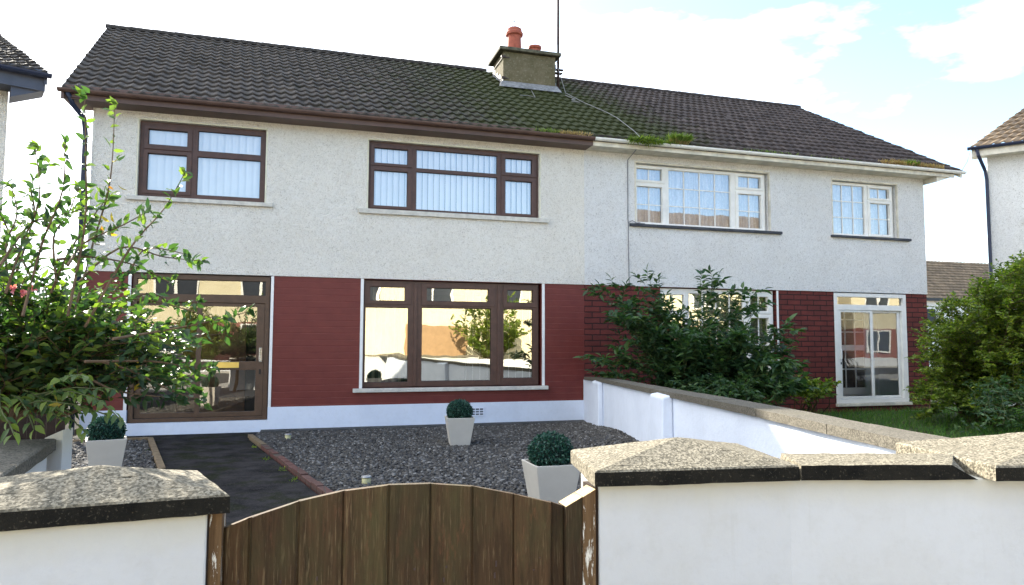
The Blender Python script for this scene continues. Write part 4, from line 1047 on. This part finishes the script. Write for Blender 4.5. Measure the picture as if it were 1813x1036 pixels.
# ================================================================== PLANTERS AND LAMPS
def planter(x, y, w, h, rot, label, ballr):
    z0 = gz(y)+.012
    if x > 0: z0 = gravel_z(x, y)
    t = thing('topiary_planter', label, 'planter', (x, y, z0), 'off white square planters with clipped box balls')
    c, s = math.cos(rot), math.sin(rot)
    def R2(a, b, z): return (x+a*c-b*s, y+a*s+b*c, z0+z)
    def ring(hw, z): return [R2(-hw, -hw, z), R2(hw, -hw, z), R2(hw, hw, z), R2(-hw, hw, z)]
    vs = ring(w*.34, 0)+ring(w*.5, h)+ring(w*.5-.018, h)+ring(w*.45, h-.05)
    fs = [(3, 2, 1, 0)]
    for k in range(3):
        for i in range(4): j = (i+1) % 4; fs.append((4*k+i, 4*k+j, 4*k+4+j, 4*k+4+i))
    fs.append((12, 13, 14, 15))
    MB().add(vs, fs).build('pot', M['planter'], t, bevel=.005)
    cz = z0+h+ballr*.42
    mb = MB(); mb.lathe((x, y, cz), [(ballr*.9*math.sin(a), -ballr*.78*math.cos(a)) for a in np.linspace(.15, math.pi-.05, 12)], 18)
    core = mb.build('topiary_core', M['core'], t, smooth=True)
    n = 2600; d = rng.normal(size=(n, 3)); d /= np.linalg.norm(d, axis=1, keepdims=True)
    d = d[d[:, 2] > -.62]; n = len(d)
    lump = 1+.05*np.sin(d[:, 0]*9+x*7)*np.cos(d[:, 1]*8)+rng.normal(size=n)*.03
    P = np.array([x, y, cz])+d*np.array([1, 1, .86])*(ballr*.90*lump)[:, None]
    Dn = d+rng.normal(size=(n, 3))*.75
    leaves('foliage', P, Dn, ballr*.15, ballr*.09, M['leaf_box'], t, up=.0, curl=.3)
    return t
planter(2.05, -2.56, .365, .37, -.10, 'white tapered planter with clipped ball nearest the air vent in the plinth', .175)
planter(1.87, -6.62, .36, .38, .02, 'white tapered planter with clipped ball beside the gate pier, front on the gravel', .175)
planter(-1.77, -4.07, .345, .40, .24, 'white tapered planter with clipped ball left of the path below the shrub', .165)
def garden_lamp(x, y, label):
    z0 = gravel_z(x, y)-.01; t = thing('garden_lamp', label, 'garden lamp', (x, y, z0), 'small solar lamps sunk in the gravel')
    MB().lathe((x, y, z0), [(.048, 0), (.040, .03), (.042, .075)], 18).build('lamp_body', M['lamp_glass'], t, smooth=True)
    MB().lathe((x, y, z0+.075), [(.046, 0), (.049, .006), (.046, .013), (.02, .018)], 18).build('lamp_cap', M['steel'], t)
garden_lamp(.62, -5.05, 'small yellowish solar lamp in the gravel just behind the gate'); garden_lamp(-.13, -1.25, 'small yellowish solar lamp in the gravel near the porch end of the edging')

# ================================================================== PLANTS
def bush(name, label, cat, base, tips, leafmat, L, Wd, twigs, per, spread, stem_r=.018, stemmat='stem', group=None, droop=0, extra=None, along=(.35, 1.0), up=.55, compound=False, jit=.06, bend=(0, 0, .12), keep=None):
    t = thing(name, label, cat, tuple(float(v) for v in base), group)
    S = MB(); P = []; Dn = []
    for tp in tips:
        tp = np.array(tp, float); pts = curve(base+rng.normal(size=3)*np.array([.12, .12, 0]), tp, bend, 8, jit)
        S.tube(pts, [stem_r*(1-.82*i/7) for i in range(8)], 5)
        for k in range(twigs):
            u = along[0]+(along[1]-along[0])*((k+random.random())/twigs); p, d = sample(pts, min(u, .999))
            sd = rng.normal(size=3); sd[2] = abs(sd[2])*.5-droop; sd /= np.linalg.norm(sd); tl = spread*random.uniform(.5, 1.2)*(1.15-.6*u)
            e = p+(sd*.8+d*.6)*tl; tw = [p, (p+e)/2+rng.normal(size=3)*.08*tl, e]
            S.tube(tw, [stem_r*.28, stem_r*.2, stem_r*.1], 4)
            for q in range(per):
                uu = (q+.5)/per; pp, dd = sample(tw, min(uu, .999))
                side = np.cross(dd, [0, 0, 1.]); side /= (np.linalg.norm(side)+1e-9); sg = 1 if q % 2 else -1
                ld = dd*.55+side*sg*.8+rng.normal(size=3)*.28+np.array([0, 0, -droop*.4])
                if q == per-1: ld = dd
                P.append(pp); Dn.append(ld)
    S.build('stems', M[stemmat], t)
    if keep is not None:
        k_ = [keep(p) for p in P]; P = [p for p, q in zip(P, k_) if q]; Dn = [p for p, q in zip(Dn, k_) if q]
    if len(P): leaves('foliage', P, Dn, L, Wd, leafmat, t, up=up)
    return t
# --- flowering shrub at the left
sb_ = at(-60, 850, 4.6); sb_[2] = .1
tips = []
for _ in range(105):
    px = random.uniform(-160, 320); 
    lo = 515 if px > 100 else 475
    py = random.uniform(lo+max(0, px-180)*.6, (735 if px < 90 else 690)-max(0, px-200)*.05)
    tips.append(at(px, py, random.uniform(3.9, 5.1)))
sb2 = at(-15, 742, 4.5)
shr = bush('flowering_shrub', 'large loose flowering shrub with long bare-tipped branches, at the left edge before the porch', 'shrub', sb2, tips, M['leaf_shrub'], .064, .032, 11, 11, .32, .009, up=.5, along=(.25, 1.0), keep=lambda p: p[2] > (.98 if p[0] > -1.55+(-7-p[1])*-.25 else .72))
MB().tube([sb_, (sb_+sb2)/2+np.array([.03, .02, 0]), sb2, sb2+np.array([.03, 0, .25])], [.045, .038, .03, .02], 8).build('trunk', M['stem'], shr)
# long individual branches
S = MB(); P = []; Dn = []
br = [[(120, 560), (150, 400), (152, 280), (150, 168)], [(130, 560), (165, 430), (195, 320), (203, 190)], [(40, 560), (75, 430), (110, 340), (115, 255)], [(10, 520), (40, 430), (70, 350), (62, 262)],
      [(150, 580), (230, 440), (290, 370), (328, 305)], [(120, 520), (210, 440), (290, 455), (356, 462)], [(200, 600), (290, 585), (370, 570), (440, 552)], [(180, 640), (240, 660), (300, 690), (362, 712)],
      [(60, 500), (20, 420), (-10, 350), (-30, 280)], [(90, 520), (120, 450), (160, 390), (190, 350)], [(20, 540), (10, 440), (30, 380), (20, 330)], [(160, 560), (260, 520), (310, 540), (350, 535)],
      [(100, 500), (95, 420), (120, 380), (140, 330)], [(200, 520), (230, 480), (260, 440), (330, 450)], [(0, 470), (50, 400), (90, 385), (150, 370)], [(150, 640), (270, 640), (330, 650), (375, 655)],
      [(30, 480), (60, 380), (55, 330), (80, 290)], [(150, 600), (230, 610), (320, 600), (400, 590)], [(140, 560), (230, 530), (320, 545), (395, 570)], [(160, 660), (240, 670), (300, 675), (352, 690)], [(100, 460), (160, 455), (240, 470), (300, 500)], [(120, 470), (150, 430), (215, 400), (260, 375)], [(140, 660), (200, 690), (260, 700), (310, 705)], [(40, 700), (90, 720), (140, 725), (185, 700)]]
for b in br:
    d0 = random.uniform(3.7, 4.5); pts = []
    cp_ = [at(px, py, d0+random.uniform(-.12, .12)+.05*i) for i, (px, py) in enumerate(b)]
    for i in range(3):
        for k in range(5):
            u = k/5; p0 = cp_[max(i-1, 0)]; p1 = cp_[i]; p2 = cp_[i+1]; p3 = cp_[min(i+2, 3)]
            pts.append(.5*((2*p1)+(-p0+p2)*u+(2*p0-5*p1+4*p2-p3)*u*u+(-p0+3*p1-3*p2+p3)*u**3))
    pts.append(cp_[3]); S.tube(pts, [.007*(1-.75*i/15) for i in range(16)], 5)
    for k in range(22):
        u = .12+.88*k/21; p, d = sample(pts, min(u, .999)); side = np.cross(d, rng.normal(size=3)); side /= np.linalg.norm(side)
        for _ in range(random.choice((1, 2, 2)) if k < 20 else 3):
            tw = p+(side*random.choice((-1, 1))*.6+d*.4)*random.uniform(.0, .045); P.append(tw); Dn.append(d*.6+side*random.choice((-1, 1))+rng.normal(size=3)*.4)
S.build('branches', M['stem'], shr)
P = np.array(P); rn = rng.random(len(P))*.75+.25*(np.clip((P[:, 2]-1.3), 0, 1))
leaves('branch_foliage', P, Dn, .060, .028, M['leaf_shrub'], shr, up=.35, rnd=np.clip(rn, 0, 1))
P = [at(random.uniform(80, 260), random.uniform(560, 720), random.uniform(3.7, 4.2)) for _ in range(11)]; P += [at(random.uniform(180, 215), random.uniform(280, 420), 4.0) for _ in range(8)]
leaves('yellow_leaves', P, [rng.normal(size=3)-np.array([0, 0, .6]) for _ in P], .05, .022, M['leaf_yellow'], shr, up=.2)
for (px, py) in ((42, 519), (20, 512), (58, 511)):
    c = at(px, py, 3.95); n = 12; P = [c+rng.normal(size=3)*.006 for _ in range(n)]; Dn = [rng.normal(size=3)+np.array([0, -.6, .2]) for _ in range(n)]
    leaves('blossom', P, Dn, .022, .018, M['petal'], shr, up=.1)
S = MB(); P = []; Dn = []
for (a, b) in (((60, 700), (205, 690)), ((50, 715), (190, 735)), ((70, 690), (150, 665)), ((60, 720), (150, 765)), ((20, 700), (60, 760)), ((0, 690), (25, 770)), ((40, 690), (110, 745)), ((80, 700), (180, 712)), ((120, 700), (215, 745))):
    d0 = random.uniform(3.5, 3.75); pts = curve(at(a[0], a[1], d0+.25), at(b[0], b[1], d0), (0, 0, .08), 7, .03); S.tube(pts, .003, 4)
    for k in range(16):
        p, d = sample(pts, min(.15+.85*k/15, .999)); side = np.cross(d, [0, 0, 1.]); P.append(p+side*random.uniform(-.01, .01)); Dn.append(d*.7+side*(1 if k % 2 else -1)+np.array([0, 0, -.35])+rng.normal(size=3)*.25)
S.build('branches', M['stem_green'], shr)
leaves('branch_foliage', P, Dn, .062, .028, M['leaf_shrub'], shr, up=.6, rnd=rng.uniform(.55, 1, len(P)))  # only lighter leaf tones, so the lit look of this spray is painted
for i, (x_, y_) in enumerate(((-.50, -1.9), (-.30, -3.1), (-.10, -3.9), (.02, -4.6), (-1.75, -1.9))):
    P = [(x_-.03+random.uniform(-.05, .02), y_+random.uniform(-.09, .09), gz(y_)+.002) for _ in range(26)]
    tag(leaves('path_weed', P, [rng.normal(size=3)*.6+np.array([0, 0, .7]) for _ in P], .035, .008, M['leaf_hedge'], None, up=.1), ('small weed at the path edge by the timber end of the edging', 'small weed at the path edge beside the first red edging bricks', 'small weed at the path edge halfway along the brick edging', 'small weed at the path edge nearest the gate', 'small weed by the timber edging of the left bed')[i], 'weed', 'weeds along the path edges')
# --- elder bush in the right garden
tips = []
for _ in range(74):
    a = random.random(); px = random.uniform(1060, 1420)
    topy = np.interp(px, [1040, 1150, 1210, 1260, 1320, 1380, 1440], [545, 500, 545, 560, 575, 605, 650]); py = topy+abs(random.gauss(0, 1))*70+18
    py = min(py, 690); tips.append(at(px, py, random.uniform(10.6, 12.4)))
tips += [at(*p) for p in ((1150, 492, 11.6), (1140, 500, 11.4), (1262, 490, 11.4), (1240, 500, 11.6), (1040, 510, 11.4), (1060, 512, 11.4), (1402, 585, 11.2), (1395, 582, 11.3), (1050, 630, 11), (1345, 545, 11.4), (1345, 640, 11.4), (1335, 520, 11.4), (1290, 520, 11.6), (1090, 500, 11.5))]
bb = np.array([6.3, -1.6, .03])
eld = bush('elder_bush', 'dark green elder bush growing behind the party wall against the right house', 'bush', bb, tips, M['leaf_elder'], .145, .060, 11, 12, .38, .012, 'stem_green', along=(.35, 1.0), up=.6, droop=.15, jit=.05)
# low plants by the white porch
tips = [at(random.uniform(1385, 1470), random.uniform(672, 712), random.uniform(12.2, 13.0)) for _ in range(16)]
bush('garden_plant', 'low leafy plant with light green leaves beside the white porch frame', 'plant', np.array([9.0, -.65, .02]), tips, M['leaf_hedge'], .10, .06, 5, 8, .22, .008, 'stem_green', up=.5)
tips = [at(random.uniform(1180, 1400), random.uniform(672, 715), random.uniform(10, 11.2)) for _ in range(34)]
bush('ground_creeper', 'dark low weeds along the foot of the elder bush behind the coping', 'weeds', np.array([6.6, -2.4, .03]), tips, M['leaf_elder'], .08, .035, 6, 8, .28, .006, 'stem_green')
# --- big hedge bush at the right
tips = []; outl = [(1615, 700), (1620, 610), (1650, 570), (1700, 510), (1760, 480), (1813, 450), (1900, 430), (2050, 470)]
for _ in range(330):
    px = random.uniform(1622, 2050); ty = np.interp(px, [o[0] for o in outl], [o[1] for o in outl]); py = ty+2+random.random()**1.3*(745-ty)
    tips.append(at(px, min(py, 742), random.uniform(12.3, 15.0)))
hb = np.array([12.3, -1.4, .03])
bush('hedge_bush', 'large rounded yellow green bush at the right edge beside the white porch', 'bush', hb, tips, M['leaf_hedge'], .064, .036, 20, 12, .36, .012, along=(.45, 1.0), up=.5, jit=.05)
tips = [at(random.uniform(1740, 1900), random.uniform(690, 760), random.uniform(10.5, 12)) for _ in range(26)]
bush('garden_plant', 'dark leafy undergrowth in front of the large hedge bush', 'plant', np.array([10.6, -2.9, .03]), tips, M['leaf_elder'], .075, .036, 7, 8, .26, .008, 'stem_green')
# lawn grass
n = 26000; X = rng.uniform(4.5, 15, n); Y = rng.uniform(-8, -.1, n); keep = X > np.array([pwx(y) for y in Y])+.3; X, Y = X[keep], Y[keep]; n = len(X)
P = np.stack([X, Y, .01-Y*.015], 1); Dn = np.stack([rng.normal(size=n)*.45+.2, rng.normal(size=n)*.4, np.ones(n)], 1)
g = leaves('grass', P, Dn, .13, .009, M['leaf_grass'], None, up=.0, curl=.5); tag(g, 'long unmown grass in the right hand garden', 'grass', kind='stuff')

# ================================================================== NEIGHBOURS
def T_from(origin, ax):   # local x axis direction ax (plan), local y = perpendicular away
    ax = np.array(ax, float); ax /= np.linalg.norm(ax); yx = np.array([-ax[1], ax[0]])
    return np.array([[ax[0], yx[0], 0], [ax[1], yx[1], 0], [0, 0, 1]]), np.array(origin, float)
def tf(mb, T):
    mb.v = [tuple(T[0]@np.array(v)+T[1]) for v in mb.v]; return mb
# left neighbour: facade parallel to the main houses
NL = thing('house', 'pale neighbouring house with slate blue overhanging eaves, cut by the left photo edge', 'house', (-4.4, .5, 0))
M['eave_blue'] = simple('slate_blue_eaves', (.075, .085, .115), .5, .1)
ca = math.radians(21.5); TL = T_from((-4.35, .5, 0), (math.cos(ca), math.sin(ca)))
tf(MB().box(-8, 0, 0, 8.3, -.1, 5.25), TL).build('wall', M['dash_cream'], NL)
tf(MB().add([(0, 0, 5.25), (0, 8.3, 5.25), (0, 4.15, 7.3), (-.2, 0, 5.25), (-.2, 8.3, 5.25), (-.2, 4.15, 7.3)], [(0, 1, 2), (3, 5, 4), (0, 2, 5, 3), (1, 4, 5, 2)]), TL).build('gable_wall', M['dash_cream'], NL)
roof_surface('roof', -8, -8, .45, -.1, M['tiles'], NL, ey=-.48, ez=5.45, ry=4.15, rz=7.55, T=TL)
tf(MB().box(-8, .43, -.44, -.40, 5.18, 5.50), TL).build('fascia', M['eave_blue'], NL); tf(MB().box(-8, .43, -.399, -.001, 5.20, 5.22), TL).build('soffit', M['eave_blue'], NL)
tf(MB().hexa([(.41, -.48, 5.27), (.45, -.48, 5.27), (-.1, 4.15, 7.37), (-.14, 4.15, 7.37)], [(.41, -.48, 5.45), (.45, -.48, 5.45), (-.1, 4.15, 7.56), (-.14, 4.15, 7.56)]), TL).build('barge_board', M['eave_blue'], NL)
tf(MB().prism([(.01, 5.02), (.42, 5.2), (.42, 5.4), (.01, 5.4)], lambda p: (p[0], -.0, p[1]), lambda p: (p[0], -.39, p[1])), TL).build('box_end', M['eave_blue'], NL)
y_, z_, r_ = -.54, 5.42, .06; prof = [(y_+math.cos(math.pi+math.pi*k/8)*r_, z_+math.sin(math.pi+math.pi*k/8)*r_) for k in range(9)]
tf(MB().prism(prof, lambda p: (-8, p[0], p[1]), lambda p: (.5, p[0], p[1])), TL).build('gutter', M['black_blue'], NL)
# right neighbour: turned towards us, nearer end runs out of frame
o0 = np.array([14.35, .19]); ax = np.array([.622, -.756])
T = T_from((o0[0], o0[1], 0), ax)
NR = thing('house', 'white neighbouring house with navy gutter and brown tiles, cut by the right photo edge', 'house', (14.35, .19, 0))
# local x runs along eave towards the camera, local y goes back
tf(panel(.30, 9, -.1, 5.62, .38, .60, [(1.05, 2.7, 4.15, 5.2)]), T).build('wall', M['dash_white'], NR)
tf(MB().box(.30, .5, .601, 8.6, -.1, 5.62), T).build('side_wall', M['dash_white'], NR)
tf(MB().box(.93, 2.8, .30, .5, 4.08, 4.145), T).build('sill', M['sill_dark'], NR)
tf(panel(1.05, 2.7, 4.15, 5.2, .46, .52, [(1.12, 1.8, 4.22, 5.13), (1.9, 2.63, 4.22, 5.13)]), T).build('window', M['white_pvc'], NR)
tf(MB().box(1.05, 2.7, .54, .56, 4.15, 5.2), T).build('curtain', M['net'], NR)
roof_surface('roof', 0, 2.2, 9, 9, M['tiles_far'], NR, ey=0, ez=5.82, ry=4.3, rz=8.4, T=T)
tf(MB().box(.02, 9, .03, .06, 5.60, 5.81), T).build('fascia', M['white_dirty'], NR); tf(MB().box(.02, 9, .061, .379, 5.61, 5.63), T).build('soffit', M['white_dirty'], NR)
gm = MB(); n = 8; y_, z_, r_ = -.03, 5.80, .06
prof = [(y_+math.cos(math.pi+math.pi*k/n)*r_, z_+math.sin(math.pi+math.pi*k/n)*r_) for k in range(n+1)]
tf(gm.prism(prof, lambda p: (-.06, p[0], p[1]), lambda p: (9, p[0], p[1])), T).build('gutter', M['black_blue'], NR)
tf(MB().tube([(.12, -.02, 5.76), (.14, .0, 5.62), (.26, .30, 5.30), (.28, .33, 5.1), (.28, .33, 0)], .036, 10), T).build('downpipe', M['black_blue'], NR)
tag(MB().tube([(13.36, -.43, 5.08), (13.9, -.1, 5.38), (14.3, .15, 5.75)], .006, 4).build('overhead_wire', M['cable']), 'thin wire strung from right roof corner to the neighbouring house', 'wire')
# far bungalow with sunlit roof
FB = thing('house', 'far low house whose tiled roof shows between right house and neighbour', 'house', (36, 20, 0))
MB().box(30, 48, 20.3, 27, -.1, 3.95).build('wall', M['white_pvc'], FB)
roof_surface('roof', 28.5, 28.5, 50, 50, M['tiles_far'], FB, ey=20, ez=4.0, ry=24, rz=6.75, pitch_x=.30, sub=6, courses=14, rows=3)
MB().box(30, 48, 19.95, 20.0, 3.85, 4.02).build('gutter', M['black'], FB)
mb = MB(); mb.box(33.6, 35.2, 20.27, 20.299, 2.4, 3.4); mb.build('window', M['black'], FB)
# houses across the road, behind the camera: they show in the window glass
M['dash_sunny'] = pebbledash('pebbledash_sunlit_cream', (.78, .70, .48), (.7, .66, .56), (.72, .64, .42))
M['brick_opp'] = brick('opposite_brick', (.30, .09, .07), (.24, .07, .06), (.3, .2, .15), .01, .5, False)
M['dark_window'] = simple('dark_window_pane', (.03, .035, .045), .15, .1, spec=.6)
M['door_brown'] = simple('garage_door_brown', (.30, .19, .10), .5, .1)
for k, (x0, lab) in enumerate(((-16, 'cream house with red brick base across the road, seen only in the porch glass'), (1.2, 'cream house across the road mirrored in the large lower window'), (18.4, 'cream house across the road mirrored in right hand upper windows'), (35.6, 'cream house furthest along the opposite side of the road'))):
    OH = thing('opposite_house', lab, 'house', (x0, -27, 0), 'houses across the road')
    x1 = x0+16
    MB().box(x0, x1, -35, -27, 2.4, 5.4).build('wall', M['dash_sunny'], OH); MB().box(x0, x1, -34.99, -27.01, -.1, 2.4).build('brick_base', M['brick_opp'] if k != 1 else M['dash_sunny'], OH)
    MB().add([(x0-.3, -26.6, 5.4), (x1+.3, -26.6, 5.4), (x1-3, -31, 10.4 if k == 2 else 8.6), (x0+2, -31, 10.4 if k == 2 else 8.6), (x0-.3, -35.4, 5.3), (x1+.3, -35.4, 5.3)], [(1, 0, 3, 2), (3, 4, 5, 2), (0, 4, 3), (1, 2, 5)]).build('roof', M['tiles_far'], OH)
    for i in range(4):
        xc = x0+2+4*i
        if k == 1:
            if i == 1: MB().box(xc-1.6, xc+1.8, -26.99, -26.93, .02, 2.3).build('garage_door', M['door_brown'], OH)
        elif i in (1, 2): wmb = MB().box(xc-1.4, xc+1.4, -26.99, -26.93, .3, 2.3); wmb.build('garage_door' if (i == 1) else 'window', M['door_brown'] if i == 1 else M['dark_window'], OH)
        else: MB().box(xc-.9, xc+.9, -26.99, -26.93, .9, 2.2).build('window', M['dark_window'], OH)
        g = panel(xc-1.0, xc+1.0, 3.5, 4.9, -26.90, -26.99, [(xc-.9, xc-.1, 3.6, 4.8), (xc+.02, xc+.9, 3.6, 4.8)]).build('window', M['white_pvc'], OH)
        MB().box(xc-.9, xc+.9, -26.99, -26.95, 3.6, 4.8).build('pane', M['dark_window'], g)
        if k != 1: panel(xc-1.0, xc+1.0, .8, 2.3, -26.88, -26.92, [(xc-.9, xc-.1, .9, 2.2), (xc+.02, xc+.9, .9, 2.2)]).build('window_frame', M['white_pvc'], OH)
for i, (x, y, h, r, lab) in enumerate(((9.9, -24.6, 4.2, 2.3, 'yellow green bush across the road mirrored in the large lower window'), (-4.6, -24.4, 3.4, 1.2, 'bush across the road mirrored in the porch glass'), (15.5, -24.0, 2.6, 1.5, 'bush across the road standing furthest right'))):
    tips = [np.array([x, y, h*.55])+np.array([r, r, h*.45])*v/np.linalg.norm(v)*random.uniform(.6, 1) for v in rng.normal(size=(70, 3))]
    bush('roadside_bush', lab, 'bush', np.array([x, y, 0.0]), tips, M['leaf_hedge'], .17, .10, 11, 9, .5, .02, group='bushes across the road')
mb = MB().box(-40, 3.6, -23.0, -22.8, -.1, .55); mb.box(7.6, 60, -23.0, -22.8, -.1, .55)
tag(mb.build('opposite_wall', M['white_wall']), 'low white garden wall across the road with a driveway gap', 'wall')
struct(MB().box(-60, 90, -60, -22, -.5, .02).build('opposite_pavement', M['concrete']), 'pale pavement and drives across the road', 'pavement')
